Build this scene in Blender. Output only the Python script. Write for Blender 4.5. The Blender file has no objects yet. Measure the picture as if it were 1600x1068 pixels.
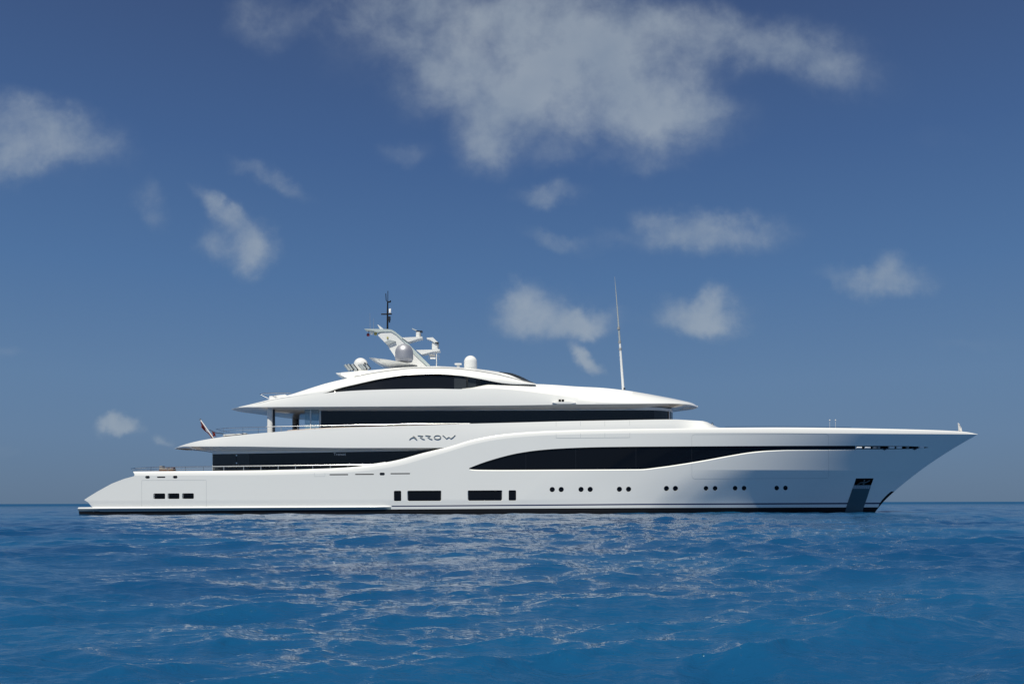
import bpy, bmesh, math, random
import numpy as np
from mathutils import Vector
from mathutils.geometry import delaunay_2d_cdt
random.seed(7)
rng = np.random.default_rng(11)
S = bpy.context.scene
COL = S.collection

# ------------------------------------------------------------------ camera
F = 1387.0            # focal length in photo pixels (1600 wide)
CX, HY = 800.0, 785.0
CAMZ, CAMY = 0.95, -80.2
ROLL = 0.0023
cam = bpy.data.cameras.new('camera')
co = bpy.data.objects.new('camera', cam)
COL.objects.link(co)
co.location = (0, CAMY, CAMZ)
co.rotation_euler = (math.pi / 2, ROLL, 0)
cam.sensor_width = 36
cam.lens = 36 * F / 1600
cam.shift_y = (HY - 534) / 1600
cam.clip_start = 0.1
cam.clip_end = 60000
S.camera = co

# ------------------------------------------------------------------ light
SUN_EL = math.radians(61.5)
SUN_AZ = math.radians(199)      # from +Y towards +X
sdir = Vector((math.sin(SUN_AZ) * math.cos(SUN_EL), math.cos(SUN_AZ) * math.cos(SUN_EL), math.sin(SUN_EL)))
sl = bpy.data.lights.new('sun', 'SUN')
sl.energy = 5.0
sl.angle = math.radians(0.5)
sl.color = (1.0, 0.948, 0.82)
so = bpy.data.objects.new('sun', sl)
so.rotation_euler = (-sdir).to_track_quat('-Z', 'Y').to_euler()
COL.objects.link(so)

S.view_settings.view_transform = 'Standard'
S.view_settings.look = 'None'
S.view_settings.gamma = 1
S.view_settings.exposure = 0.0
S.render.engine = 'CYCLES'


def N(nt, t, **kw):
    n = nt.nodes.new(t)
    for k, v in kw.items():
        setattr(n, k, v)
    return n


def L(nt, a, b):
    nt.links.new(a, b)


def mth(nt, op, a, b=None, c=None, clamp=False):
    n = N(nt, 'ShaderNodeMath', operation=op)
    n.use_clamp = clamp
    for i, v in enumerate((a, b, c)):
        if v is None:
            continue
        if isinstance(v, (int, float)):
            n.inputs[i].default_value = v
        else:
            L(nt, v, n.inputs[i])
    return n.outputs[0]


def make_world():
    w = bpy.data.worlds.new('World')
    S.world = w
    w.use_nodes = True
    nt = w.node_tree
    nt.nodes.clear()
    out = N(nt, 'ShaderNodeOutputWorld')
    bg = N(nt, 'ShaderNodeBackground')
    bg.inputs[1].default_value = 0.075
    sky = N(nt, 'ShaderNodeTexSky', sky_type='NISHITA')
    sky.sun_disc = False
    sky.sun_elevation = SUN_EL
    sky.sun_rotation = SUN_AZ
    sky.altitude = 0
    sky.air_density = 1.15
    sky.dust_density = 0.35
    sky.ozone_density = 2.2
    hsv = N(nt, 'ShaderNodeMix', data_type='RGBA', blend_type='MULTIPLY')
    hsv.inputs['Factor'].default_value = 1.0
    hsv.inputs['B'].default_value = SKY_TINT
    L(nt, sky.outputs[0], hsv.inputs['A'])
    hsv.inputs['B'].default_value = (0.45, 0.47, 0.50, 1)
    # clouds: directions projected on an upright sheet, u = x/|y|, v = z/|y|
    tc = N(nt, 'ShaderNodeTexCoord')
    sp = N(nt, 'ShaderNodeSeparateXYZ')
    L(nt, tc.outputs['Generated'], sp.inputs[0])
    ay = mth(nt, 'MAXIMUM', mth(nt, 'ABSOLUTE', sp.outputs[1]), 0.03)
    u = mth(nt, 'DIVIDE', sp.outputs[0], ay)
    v = mth(nt, 'DIVIDE', sp.outputs[2], ay)
    cb = N(nt, 'ShaderNodeCombineXYZ')
    L(nt, u, cb.inputs[0])
    L(nt, v, cb.inputs[1])
    wn = N(nt, 'ShaderNodeTexNoise')
    wn.inputs['Scale'].default_value = 15.0
    wn.inputs['Detail'].default_value = 5
    wn.inputs['Roughness'].default_value = 0.6
    L(nt, cb.outputs[0], wn.inputs['Vector'])
    sub = N(nt, 'ShaderNodeVectorMath', operation='SUBTRACT')
    L(nt, wn.outputs['Color'], sub.inputs[0])
    sub.inputs[1].default_value = (0.5, 0.5, 0.5)
    scl = N(nt, 'ShaderNodeVectorMath', operation='SCALE')
    scl.inputs['Scale'].default_value = 0.055
    L(nt, sub.outputs[0], scl.inputs[0])
    # clear-air colour by elevation, blended over the physical sky
    elr = N(nt, 'ShaderNodeValToRGB')
    L(nt, mth(nt, 'MULTIPLY', mth(nt, 'MAXIMUM', sp.outputs[2], 0.0), 1.0), elr.inputs[0])
    els = elr.color_ramp.elements
    stops = [(0.0, (0.110, 0.186, 0.300)), (0.07, (0.122, 0.214, 0.365)), (0.13, (0.118, 0.218, 0.385)), (0.24, (0.080, 0.176, 0.365)), (0.36, (0.056, 0.125, 0.295)), (0.50, (0.044, 0.084, 0.205)), (1.0, (0.03, 0.06, 0.16))]
    els[0].position, els[0].color = stops[0][0], (*stops[0][1], 1)
    els[1].position, els[1].color = stops[1][0], (*stops[1][1], 1)
    for p_, c_ in stops[2:]:
        e_ = els.new(p_)
        e_.color = (*c_, 1)
    kk_ = N(nt, 'ShaderNodeVectorMath', operation='SCALE')
    kk_.inputs['Scale'].default_value = 1 / 0.075
    L(nt, elr.outputs[0], kk_.inputs[0])
    skm = N(nt, 'ShaderNodeMix', data_type='RGBA')
    skm.inputs['Factor'].default_value = 0.88
    L(nt, hsv.outputs['Result'], skm.inputs['A'])
    L(nt, kk_.outputs[0], skm.inputs['B'])
    add = N(nt, 'ShaderNodeVectorMath', operation='ADD')
    L(nt, cb.outputs[0], add.inputs[0])
    L(nt, scl.outputs[0], add.inputs[1])
    P = add.outputs[0]
    # px, py, rx, ry, rotation (deg, + lowers the right end), strength, 
    blobs = [
        (850, 130, 300, 150, 8, 0.20), (560, 60, 150, 70, 10, 0.14), (1330, 100, 110, 60, 25, 0.16), (70, 215, 150, 75, 12, 0.16), (1385, 440, 90, 36, 0, 0.26), (1120, 365, 130, 40, 3, 0.22), (1110, 490, 90, 46, 0, 0.18), (865, 490, 120, 50, 0, 0.18), (365, 360, 80, 60, 30, 0.14),
        (900, 75, 190, 110, 5, 1.0), (790, 130, 170, 85, 12, 0.95), (1000, 165, 150, 60, 12, 0.95),
        (760, 225, 55, 50, 0, 0.55), (880, 250, 60, 26, 0, 0.28), (1010, 245, 70, 24, 0, 0.26),
        (690, 20, 190, 48, 0, 0.5), (1090, 60, 130, 55, 15, 0.55), (1220, 75, 130, 48, 25, 0.55), (1310, 95, 70, 40, 30, 0.30),
        (405, 25, 50, 55, 60, 0.42), (530, 20, 90, 30, 0, 0.22),
        (60, 195, 85, 44, 20, 0.66), (10, 242, 80, 42, 0, 0.66), (150, 215, 60, 40, 15, 0.40),
        (350, 330, 60, 22, 38, 0.72), (395, 385, 34, 40, 20, 0.85), (340, 378, 34, 26, 0, 0.42),
        (238, 325, 42, 26, 55, 0.46), (430, 285, 78, 18, 32, 0.44), (635, 242, 42, 22, 0, 0.30),
        (828, 492, 58, 34, 0, 0.9), (900, 500, 74, 22, 0, 0.9), (815, 462, 24, 22, 0, 0.5), (1120, 495, 42, 38, 15, 0.9), (1070, 495, 62, 28, 0, 0.8), (1050, 470, 40, 20, 20, 0.3),
        (920, 556, 36, 15, 38, 1.0), (1120, 365, 105, 32, 3, 0.62), (1040, 350, 60, 24, 20, 0.42), (1380, 446, 74, 24, 0, 0.58), (1390, 412, 24, 20, 0, 0.36), (1310, 435, 50, 20, 0, 0.2),
        (868, 374, 50, 20, 18, 0.5), (950, 375, 60, 18, 0, 0.24), (855, 306, 64, 16, 0, 0.42),
        (190, 673, 34, 15, -5, 1.0), (252, 684, 16, 9, 0, 0.45), (10, 550, 30, 14, 0, 0.25), (12, 708, 30, 9, 0, 0.22), (1540, 540, 90, 14, 0, 0.14), (1480, 225, 70, 24, 10, 0.12),
    ]
    acc = None
    for (px, py, rx, ry, rot, st) in blobs:
        mp = N(nt, 'ShaderNodeMapping', vector_type='TEXTURE')
        mp.inputs['Location'].default_value = ((px - CX) / F, (HY - py) / F, 0)
        mp.inputs['Rotation'].default_value = (0, 0, -math.radians(rot))
        mp.inputs['Scale'].default_value = (rx * 1.25 / F, ry * 1.25 / F, 1e3)
        L(nt, P, mp.inputs['Vector'])
        ln = N(nt, 'ShaderNodeVectorMath', operation='LENGTH')
        L(nt, mp.outputs[0], ln.inputs[0])
        mr = N(nt, 'ShaderNodeMapRange', interpolation_type='SMOOTHSTEP')
        mr.inputs['From Min'].default_value = 1.2
        mr.inputs['From Max'].default_value = 0.1
        mr.inputs['To Max'].default_value = st
        L(nt, ln.outputs['Value'], mr.inputs['Value'])
        if acc is None:
            acc = mr.outputs[0]
        else:
            # soft union 1-(1-a)(1-b)
            acc = mth(nt, 'SUBTRACT', mth(nt, 'ADD', acc, mr.outputs[0]), mth(nt, 'MULTIPLY', acc, mr.outputs[0]))
    fn = N(nt, 'ShaderNodeTexNoise')
    fn.inputs['Scale'].default_value = 17.0
    fn.inputs['Detail'].default_value = 9
    fn.inputs['Roughness'].default_value = 0.60
    fn.inputs['Distortion'].default_value = 0.15
    L(nt, cb.outputs[0], fn.inputs['Vector'])
    mod = mth(nt, 'MULTIPLY', mth(nt, 'SUBTRACT', fn.outputs[0], 0.5), 1.35)
    mod = mth(nt, 'MULTIPLY', mod, mth(nt, 'MINIMUM', mth(nt, 'MULTIPLY', acc, 2.0), 1.0))
    dens = mth(nt, 'ADD', acc, mod, clamp=True)
    mrd = N(nt, 'ShaderNodeMapRange', interpolation_type='SMOOTHSTEP')
    mrd.inputs['From Min'].default_value = 0.02
    mrd.inputs['From Max'].default_value = 1.25
    mrd.inputs['To Max'].default_value = 0.78
    L(nt, dens, mrd.inputs['Value'])
    mix = N(nt, 'ShaderNodeMix', data_type='RGBA')
    L(nt, mrd.outputs[0], mix.inputs['Factor'])
    L(nt, skm.outputs['Result'], mix.inputs['A'])
    # cloud body tone varies softly
    cn = N(nt, 'ShaderNodeTexNoise')
    cn.inputs['Scale'].default_value = 13.0
    cn.inputs['Detail'].default_value = 4
    L(nt, cb.outputs[0], cn.inputs['Vector'])
    cr = N(nt, 'ShaderNodeMix', data_type='RGBA')
    L(nt, cn.outputs[0], cr.inputs['Factor'])
    k = 1 / 0.075
    cr.inputs['A'].default_value = (0.24 * k, 0.31 * k, 0.40 * k, 1)
    cr.inputs['B'].default_value = (0.45 * k, 0.50 * k, 0.54 * k, 1)
    L(nt, cr.outputs['Result'], mix.inputs['B'])
    L(nt, mix.outputs['Result'], bg.inputs[0])
    L(nt, bg.outputs[0], out.inputs[0])


SKY_TINT = (0.50, 0.52, 0.56, 1)
make_world()


# ------------------------------------------------------------------ helpers
def W(px, py, y):
    """photo pixel (derolled) on the plane of depth y -> world"""
    px = np.asarray(px, float)
    py = np.asarray(py, float)
    qx = px + ROLL * (py - HY)
    qy = py - ROLL * (px - CX)
    d = np.asarray(y, float) - CAMY
    return np.stack(np.broadcast_arrays((qx - CX) / F * d, y + 0 * d, CAMZ + (HY - qy) / F * d), -1)


def pchip(pts, x):
    p = np.array(pts, float)
    X, Y = p[:, 0], p[:, 1]
    x = np.asarray(x, float)
    h = np.diff(X)
    dl = np.diff(Y) / h
    m = np.zeros(len(X))
    for i in range(1, len(X) - 1):
        if dl[i - 1] * dl[i] > 0:
            w1 = 2 * h[i] + h[i - 1]
            w2 = h[i] + 2 * h[i - 1]
            m[i] = (w1 + w2) / (w1 / dl[i - 1] + w2 / dl[i])
    m[0], m[-1] = dl[0], dl[-1]
    xc = np.clip(x, X[0], X[-1])
    i = np.clip(np.searchsorted(X, xc) - 1, 0, len(h) - 1)
    t = (xc - X[i]) / h[i]
    return ((1 + 2 * t) * (1 - t) ** 2 * Y[i] + t * (1 - t) ** 2 * h[i] * m[i]
            + t * t * (3 - 2 * t) * Y[i + 1] + t * t * (t - 1) * h[i] * m[i + 1])


def new_mat(name, col, rough=0.4, metal=0.0, coat=0.0, bump=0.0, bscale=8, var=0.0, spec=0.5):
    m = bpy.data.materials.new(name)
    m.use_nodes = True
    nt = m.node_tree
    b = nt.nodes['Principled BSDF']
    b.inputs['Base Color'].default_value = (*col, 1)
    b.inputs['Roughness'].default_value = rough
    b.inputs['Metallic'].default_value = metal
    b.inputs['Coat Weight'].default_value = coat
    b.inputs['Coat Roughness'].default_value = 0.04
    b.inputs['Specular IOR Level'].default_value = spec
    tc = N(nt, 'ShaderNodeTexCoord')
    if var:
        n = N(nt, 'ShaderNodeTexNoise')
        n.inputs['Scale'].default_value = bscale * 0.5
        n.inputs['Detail'].default_value = 6
        L(nt, tc.outputs['Object'], n.inputs['Vector'])
        mx = N(nt, 'ShaderNodeMix', data_type='RGBA')
        mx.inputs['A'].default_value = (*[c * (1 - var) for c in col], 1)
        mx.inputs['B'].default_value = (*[min(1, c * (1 + var)) for c in col], 1)
        L(nt, n.outputs[0], mx.inputs['Factor'])
        L(nt, mx.outputs['Result'], b.inputs['Base Color'])
    if bump:
        n = N(nt, 'ShaderNodeTexNoise')
        n.inputs['Scale'].default_value = bscale
        n.inputs['Detail'].default_value = 2
        L(nt, tc.outputs['Object'], n.inputs['Vector'])
        bp = N(nt, 'ShaderNodeBump')
        bp.inputs['Strength'].default_value = bump
        bp.inputs['Distance'].default_value = 0.02
        L(nt, n.outputs[0], bp.inputs['Height'])
        L(nt, bp.outputs[0], b.inputs['Normal'])
    return m


M = dict(
    white=new_mat('gloss_white_paint', (0.79, 0.80, 0.79), 0.22, coat=0.35, bump=0.05, bscale=0.9, var=0.012),
    hull=new_mat('hull_white_paint', (0.78, 0.795, 0.785), 0.20, coat=0.5, bump=0.07, bscale=0.55, var=0.015),
    glassb=new_mat('black_hull_glass', (0.004, 0.005, 0.008), 0.05, spec=0.28, bump=0.05, bscale=0.6),
    black=new_mat('black_antifouling', (0.006, 0.007, 0.010), 0.6, var=0.3, spec=0.2),
    navy=new_mat('navy_stripe_paint', (0.012, 0.022, 0.09), 0.3),
    glass=new_mat('tinted_glass', (0.008, 0.010, 0.013), 0.04, bump=0.05, bscale=0.6),
    glass2=new_mat('smoked_glass', (0.03, 0.036, 0.042), 0.08),
    steel=new_mat('polished_steel', (0.62, 0.62, 0.62), 0.12, metal=1.0),
    rail=new_mat('rail_steel', (0.80, 0.80, 0.79), 0.16, metal=0.7),
    plate=new_mat('anchor_steel', (0.10, 0.13, 0.145), 0.3, metal=0.55, bump=0.12, bscale=3),
    seam=new_mat('panel_seam_grey', (0.36, 0.40, 0.42), 0.6),
    groove=new_mat('groove_grey', (0.30, 0.31, 0.32), 0.6),
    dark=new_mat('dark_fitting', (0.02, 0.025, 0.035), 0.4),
    grey=new_mat('grey_metal_letters', (0.27, 0.29, 0.30), 0.6),
    slot=new_mat('slot_grey', (0.16, 0.145, 0.14), 0.6),
    silver=new_mat('silver_dome_paint', (0.42, 0.43, 0.47), 0.48, metal=0.55),
    teak=new_mat('teak_deck', (0.17, 0.14, 0.11), 0.7, var=0.2),
    brown=new_mat('varnished_wood', (0.16, 0.07, 0.035), 0.35),
    beige=new_mat('beige_column', (0.34, 0.31, 0.27), 0.5),
    teal=new_mat('rub_rail_underside', (0.24, 0.30, 0.31), 0.45),  # shade under the rub rail put into a darker teal
    trim=new_mat('mast_edge_trim', (0.48, 0.55, 0.55), 0.4),
    red=new_mat('red_flag_cloth', (0.17, 0.015, 0.015), 0.8),
    cloth=new_mat('white_cloth', (0.8, 0.8, 0.8), 0.8),
    redlamp=new_mat('red_lens', (0.25, 0.02, 0.03), 0.3),
    yellow=new_mat('brass_fitting', (0.40, 0.36, 0.10), 0.4),
    purple=new_mat('plum_cushion', (0.09, 0.05, 0.10), 0.8),
)


def clearglass():
    m = bpy.data.materials.new('clear_pale_glass')
    m.use_nodes = True
    nt = m.node_tree
    nt.nodes.clear()
    o = N(nt, 'ShaderNodeOutputMaterial')
    t = N(nt, 'ShaderNodeBsdfTransparent')
    t.inputs[0].default_value = (0.86, 0.93, 0.95, 1)
    g = N(nt, 'ShaderNodeBsdfPrincipled')
    g.inputs['Base Color'].default_value = (0.45, 0.6, 0.66, 1)
    g.inputs['Roughness'].default_value = 0.08
    mx = N(nt, 'ShaderNodeMixShader')
    mx.inputs[0].default_value = 0.25
    L(nt, t.outputs[0], mx.inputs[1])
    L(nt, g.outputs[0], mx.inputs[2])
    L(nt, mx.outputs[0], o.inputs[0])
    return m


M['clear'] = clearglass()


def empty(name, loc=(0, 0, 0), parent=None):
    o = bpy.data.objects.new(name, None)
    COL.objects.link(o)
    o.location = loc
    if parent:
        o.parent = parent
    return o


def link_mesh(name, verts, faces, mats, parent=None, fmat=None, sharp=30, smooth=True, origin=None):
    me = bpy.data.meshes.new(name)
    v = np.array(verts, float)
    if origin is not None:
        v = v - np.array(origin)
    me.from_pydata([tuple(a) for a in v], [], [tuple(int(i) for i in f) for f in faces])
    if not isinstance(mats, (list, tuple)):
        mats = [mats]
    for m in mats:
        me.materials.append(M[m] if isinstance(m, str) else m)
    if fmat is not None:
        me.polygons.foreach_set('material_index', np.array(fmat, np.int32))
    me.polygons.foreach_set('use_smooth', [smooth] * len(me.polygons))
    if smooth and sharp:
        me.set_sharp_from_angle(angle=math.radians(sharp))
    me.update()
    o = bpy.data.objects.new(name, me)
    COL.objects.link(o)
    if parent:
        o.parent = parent
    if origin is not None:
        o.location = origin
    return o


class MB:
    """collects simple shapes into one mesh"""
    def __init__(self):
        self.v, self.f, self.m = [], [], []

    def add(self, v, f, m=0):
        b = len(self.v)
        self.v += [tuple(a) for a in v]
        self.f += [tuple(b + i for i in q) for q in f]
        self.m += [m] * len(f)

    def tube(self, pts, r, n=8, m=0, r2=None, cap=True):
        pts = [Vector(p) for p in pts]
        rs = [r + ((r2 if r2 is not None else r) - r) * i / max(1, len(pts) - 1) for i in range(len(pts))]
        vs, fs = [], []
        up = Vector((0, 0, 1))
        for i, p in enumerate(pts):
            t = (pts[min(i + 1, len(pts) - 1)] - pts[max(i - 1, 0)]).normalized()
            a = up if abs(t.dot(up)) < 0.9 else Vector((0, 1, 0))
            e1 = t.cross(a).normalized()
            e2 = t.cross(e1)
            for k in range(n):
                w = 2 * math.pi * k / n
                vs.append(p + rs[i] * (math.cos(w) * e1 + math.sin(w) * e2))
        for i in range(len(pts) - 1):
            for k in range(n):
                k2 = (k + 1) % n
                fs.append((i * n + k, i * n + k2, (i + 1) * n + k2, (i + 1) * n + k))
        if cap:
            fs.append(tuple(range(n))[::-1])
            fs.append(tuple(range((len(pts) - 1) * n, len(pts) * n)))
        self.add(vs, fs, m)

    def box(self, c, s, m=0, bev=0.0):
        cx, cy, cz = c
        x, y, z = [a / 2 for a in s]
        if bev:
            b = bev
            vs = []
            for sz in (-1, 1):
                for (dx, dy) in ((-x + b, -y), (x - b, -y), (x, -y + b), (x, y - b), (x - b, y), (-x + b, y), (-x, y - b), (-x, -y + b)):
                    vs.append((cx + dx, cy + dy, cz + sz * z))
            fs = [tuple(range(8))[::-1], tuple(range(8, 16))] + [(i, (i + 1) % 8, 8 + (i + 1) % 8, 8 + i) for i in range(8)]
            self.add(vs, fs, m)
            return
        vs = [(cx + a * x, cy + b * y, cz + c_ * z) for a in (-1, 1) for b in (-1, 1) for c_ in (-1, 1)]
        self.add(vs, [(0, 1, 3, 2), (4, 6, 7, 5), (0, 4, 5, 1), (2, 3, 7, 6), (0, 2, 6, 4), (1, 5, 7, 3)], m)

    def prism(self, poly, y0, y1, m=0):
        """poly of (x,z) extruded from y0 to y1"""
        n = len(poly)
        vs = [(x, y0, z) for x, z in poly] + [(x, y1, z) for x, z in poly]
        fs = [tuple(range(n)), tuple(range(2 * n - 1, n - 1, -1))] + [(i, i + n, (i + 1) % n + n, (i + 1) % n) for i in range(n)]
        self.add(vs, fs, m)

    def lathe(self, c, prof, n=28, m=0):
        """prof list of (r, z)"""
        vs, fs = [], []
        for r, z in prof:
            for k in range(n):
                a = 2 * math.pi * k / n
                vs.append((c[0] + r * math.cos(a), c[1] + r * math.sin(a), c[2] + z))
        for i in range(len(prof) - 1):
            for k in range(n):
                k2 = (k + 1) % n
                fs.append((i * n + k, i * n + k2, (i + 1) * n + k2, (i + 1) * n + k))
        self.add(vs, fs, m)

    def build(self, name, mats, parent=None, sharp=50):
        return link_mesh(name, self.v, self.f, mats, parent, self.m, sharp)


def prism_px(mb, pts, y0, y1, m=0):
    """outline in photo px at the mean depth, real thickness y0..y1"""
    ym = (y0 + y1) / 2
    w = [W(a, b, min(y0, y1)) for a, b in pts]
    mb.prism([(p[0], p[2]) for p in w], y0, y1, m)


def loft(name, rows, mats, parent=None, fmat=None, mirror=True, sharp=30, closed=False):
    """rows: list of (N,3) arrays"""
    n = len(rows[0])
    vs, fs, fm = [], [], []
    V = np.concatenate(rows)
    nr = len(rows)
    for side in ((1, -1) if mirror else (1,)):
        b = len(vs)
        vs += [(p[0], p[1] * side, p[2]) for p in V]
        for i in range(nr - 1 if not closed else nr):
            j = (i + 1) % nr
            for k in range(n - 1):
                q = (b + i * n + k, b + i * n + k + 1, b + j * n + k + 1, b + j * n + k)
                fs.append(q if side == 1 else q[::-1])
                fm.append(fmat[i] if fmat else 0)
    me = bpy.data.meshes.new(name)
    bm = bmesh.new()
    bv = [bm.verts.new(v) for v in vs]
    for q, m in zip(fs, fm):
        f = bm.faces.new([bv[i] for i in q])
        f.material_index = m
    bmesh.ops.remove_doubles(bm, verts=bm.verts, dist=0.0008)
    bmesh.ops.dissolve_degenerate(bm, edges=bm.edges, dist=0.0005)
    bmesh.ops.recalc_face_normals(bm, faces=bm.faces)
    for f in bm.faces:
        f.smooth = True
    bm.to_mesh(me)
    bm.free()
    if not isinstance(mats, (list, tuple)):
        mats = [mats]
    for m in mats:
        me.materials.append(M[m])
    me.set_sharp_from_angle(angle=math.radians(sharp))
    o = bpy.data.objects.new(name, me)
    COL.objects.link(o)
    if parent:
        o.parent = parent
    return o


def tag(o, label=None, cat=None, group=None, kind=None):
    for k, v in (('label', label), ('category', cat), ('group', group), ('kind', kind)):
        if v:
            o[k] = v
    return o


# ------------------------------------------------------------------ hull surface
STEM_PX = [(1360, 812), (1366, 804), (1380, 786.5), (1397.5, 770), (1422, 750), (1447.5, 731), (1485, 706.5), (1508, 693), (1529, 681.3)]
_st = np.array([W(a, b, 0.0) for a, b in STEM_PX])
ZST, XST = _st[:, 2], _st[:, 0]


def stem_x(z):
    z = np.asarray(z, float)
    base = pchip(list(zip(ZST, XST)), z)
    lo = XST[0] + (z - ZST[0]) * 0.7
    return np.where(z < ZST[0], lo, base)


KZ = 3.68
ZK = np.array([-1.5, 0.0, KZ, 7.1])
LK = np.array([29, 29.5, 31.8, 36.0])
PK = np.array([1.45, 1.5, 2.2, 2.66])
BM = 6.2


WLT = [(0, 0), (1.7, 0.4), (8, 1.9), (10.7, 2.8), (12.7, 3.4), (16.2, 4.3), (19.2, 5.15), (22, 5.75), (26, 6.08), (33, 6.2)]


def hb(x, z):
    x = np.asarray(x, float)
    z = np.asarray(z, float)
    xs = stem_x(z)
    # half breadths at the knots, interpolated linearly in z
    vals = []
    for zk, l, p in zip(ZK, LK, PK):
        t = np.clip((xs - x) / l, 0, 1)
        if zk <= 0.01:
            vals.append(pchip(WLT, np.clip(xs - x + 0.0, 0, 34)))
        else:
            vals.append(BM * (1 - (1 - t) ** p))
    vals = np.array(vals)
    zz = np.clip(z, ZK[0], ZK[-1])
    i = np.clip(np.searchsorted(ZK, zz, side='right') - 1, 0, 2)
    w = (zz - ZK[i]) / (ZK[i + 1] - ZK[i])
    a = np.take_along_axis(vals, i[None, ...], 0)[0] if vals.ndim > 1 else vals[i]
    b = np.take_along_axis(vals, (i + 1)[None, ...], 0)[0] if vals.ndim > 1 else vals[i + 1]
    w = np.where(i == 1, w + 0.35 * w * (w - 1), w)
    r = a * (1 - w) + b * w
    aft = np.clip((-x - 18) / 20, 0, 1)
    r = r * (1 - 0.045 * aft ** 2)
    # gentle tuck near the waterline aft of midships
    r = r - 0.10 * np.clip((1.2 - z) / 1.4, 0, 1) * np.clip((10 - x) / 10, 0, 1)
    return np.maximum(r, 0)


def hn(x, z):
    e = 0.02
    gx = (hb(x + e, z) - hb(x - e, z)) / (2 * e)
    gz = (hb(x, z + e) - hb(x, z - e)) / (2 * e)
    n = np.stack([-gx, -np.ones_like(gx), -gz], -1)
    return n / np.linalg.norm(n, axis=-1, keepdims=True)


def SP(px, py, off=0.0):
    """photo px -> (x,z) on the near hull side"""
    px = np.asarray(px, float)
    py = np.asarray(py, float)
    y = np.full(px.shape, -5.0)
    for _ in range(60):
        p = W(px, py, y)
        y = 0.5 * y + 0.5 * (-(hb(p[..., 0], p[..., 2])) - off)
    return p


def inside(poly, pts):
    poly = np.asarray(poly)
    x, y = pts[:, 0], pts[:, 1]
    c = np.zeros(len(pts), bool)
    j = len(poly) - 1
    for i in range(len(poly)):
        xi, yi = poly[i]
        xj, yj = poly[j]
        if yi != yj:
            k = ((yi > y) != (yj > y)) & (x < (xj - xi) * (y - yi) / (yj - yi) + xi)
            c ^= k
        j = i
    return c


def dist_poly(poly, pts, closed=True):
    poly = np.asarray(poly)
    d = np.full(len(pts), 1e9)
    n = len(poly)
    for i in range(n if closed else n - 1):
        a, b = poly[i], poly[(i + 1) % n]
        ab = b - a
        t = np.clip(((pts - a) @ ab) / max(1e-12, ab @ ab), 0, 1)
        d = np.minimum(d, np.linalg.norm(pts - (a + t[:, None] * ab), axis=1))
    return d


def fill(outer, holes=(), lines=(), dx=0.35, dz=0.3, zrows=None, margin=0.07):
    outer = np.asarray(outer, float)
    vs, es = [], []

    def addpoly(p, closed=True):
        b = len(vs)
        vs.extend([tuple(q) for q in p])
        n = len(p)
        es.extend([(b + i, b + (i + 1) % n) for i in range(n if closed else n - 1)])
    addpoly(outer)
    for h in holes:
        addpoly(h)
    for l in lines:
        addpoly(l, False)
    x0, z0 = outer.min(0)
    x1, z1 = outer.max(0)
    zs = np.arange(z0 + dz / 2, z1, dz)
    if zrows is not None:
        zs = np.unique(np.concatenate([zs[np.min(np.abs(zs[:, None] - np.array(zrows)[None]), 1) > dz * 0.3], zrows]))
    gx, gz = np.meshgrid(np.arange(x0 + dx / 2, x1, dx), zs)
    g = np.stack([gx.ravel(), gz.ravel()], 1)
    if len(g):
        k = inside(outer, g)
        g = g[k]
    if len(g):
        k = dist_poly(outer, g) > margin
        for h in holes:
            k &= ~inside(h, g) & (dist_poly(h, g) > margin)
        for l in lines:
            k &= dist_poly(l, g, False) > margin * 0.6
        g = g[k]
        vs.extend([tuple(q) for q in g])
    r = delaunay_2d_cdt([Vector(v) for v in vs], es, [], 0, 1e-6)
    V = np.array([tuple(v) for v in r[0]])
    Fc = np.array([tuple(f) for f in r[2]])
    c = V[Fc].mean(1)
    k = inside(outer, c)
    for h in holes:
        k &= ~inside(h, c)
    return V, Fc[k]


def set_normals(o, nrm):
    o.data.normals_split_custom_set_from_vertices([tuple(n) for n in nrm])


def hull_patch(name, outline, mat, parent, off=0.0, skirt=0.0, dx=0.4, dz=0.35, lines=()):
    """a sheet following the hull, off metres proud (+) or recessed (-); skirt = depth of edge walls toward the hull"""
    V, Fc = fill(outline, lines=lines, dx=dx, dz=dz, margin=0.05)
    y = -(hb(V[:, 0], V[:, 1]) + off)
    P3 = np.stack([V[:, 0], y, V[:, 1]], 1)
    nr = hn(V[:, 0], V[:, 1])
    vs = [tuple(p) for p in P3]
    fs = [tuple(f) for f in Fc]
    nv = [tuple(n) for n in nr]
    if skirt:
        b = len(vs)
        ol = np.asarray(outline)
        n = len(ol)
        cen = ol.mean(0)
        for s in (0, skirt):
            yy = -(hb(ol[:, 0], ol[:, 1]) + off - s)
            for i in range(n):
                vs.append((ol[i, 0], yy[i], ol[i, 1]))
                q = ol[i] - cen
                q = q / (np.linalg.norm(q) + 1e-9)
                nv.append((q[0], 0, q[1]))
        for i in range(n):
            fs.append((b + i, b + (i + 1) % n, b + n + (i + 1) % n, b + n + i))
    me_o = link_mesh(name, vs, fs, mat, parent, sharp=None)
    fix_winding(me_o, nv)
    return me_o


def fix_winding(o, nv):
    me = o.data
    bm = bmesh.new()
    bm.from_mesh(me)
    bm.verts.ensure_lookup_table()
    for f in bm.faces:
        nn = Vector((0, 0, 0))
        for v in f.verts:
            nn += Vector(nv[v.index])
        if f.normal.dot(nn) < 0:
            f.normal_flip()
    bm.to_mesh(me)
    bm.free()
    set_normals(o, nv)


def px_outline(pts):
    p = np.array(pts, float)
    q = SP(p[:, 0], p[:, 1])
    return q[:, [0, 2]]


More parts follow.
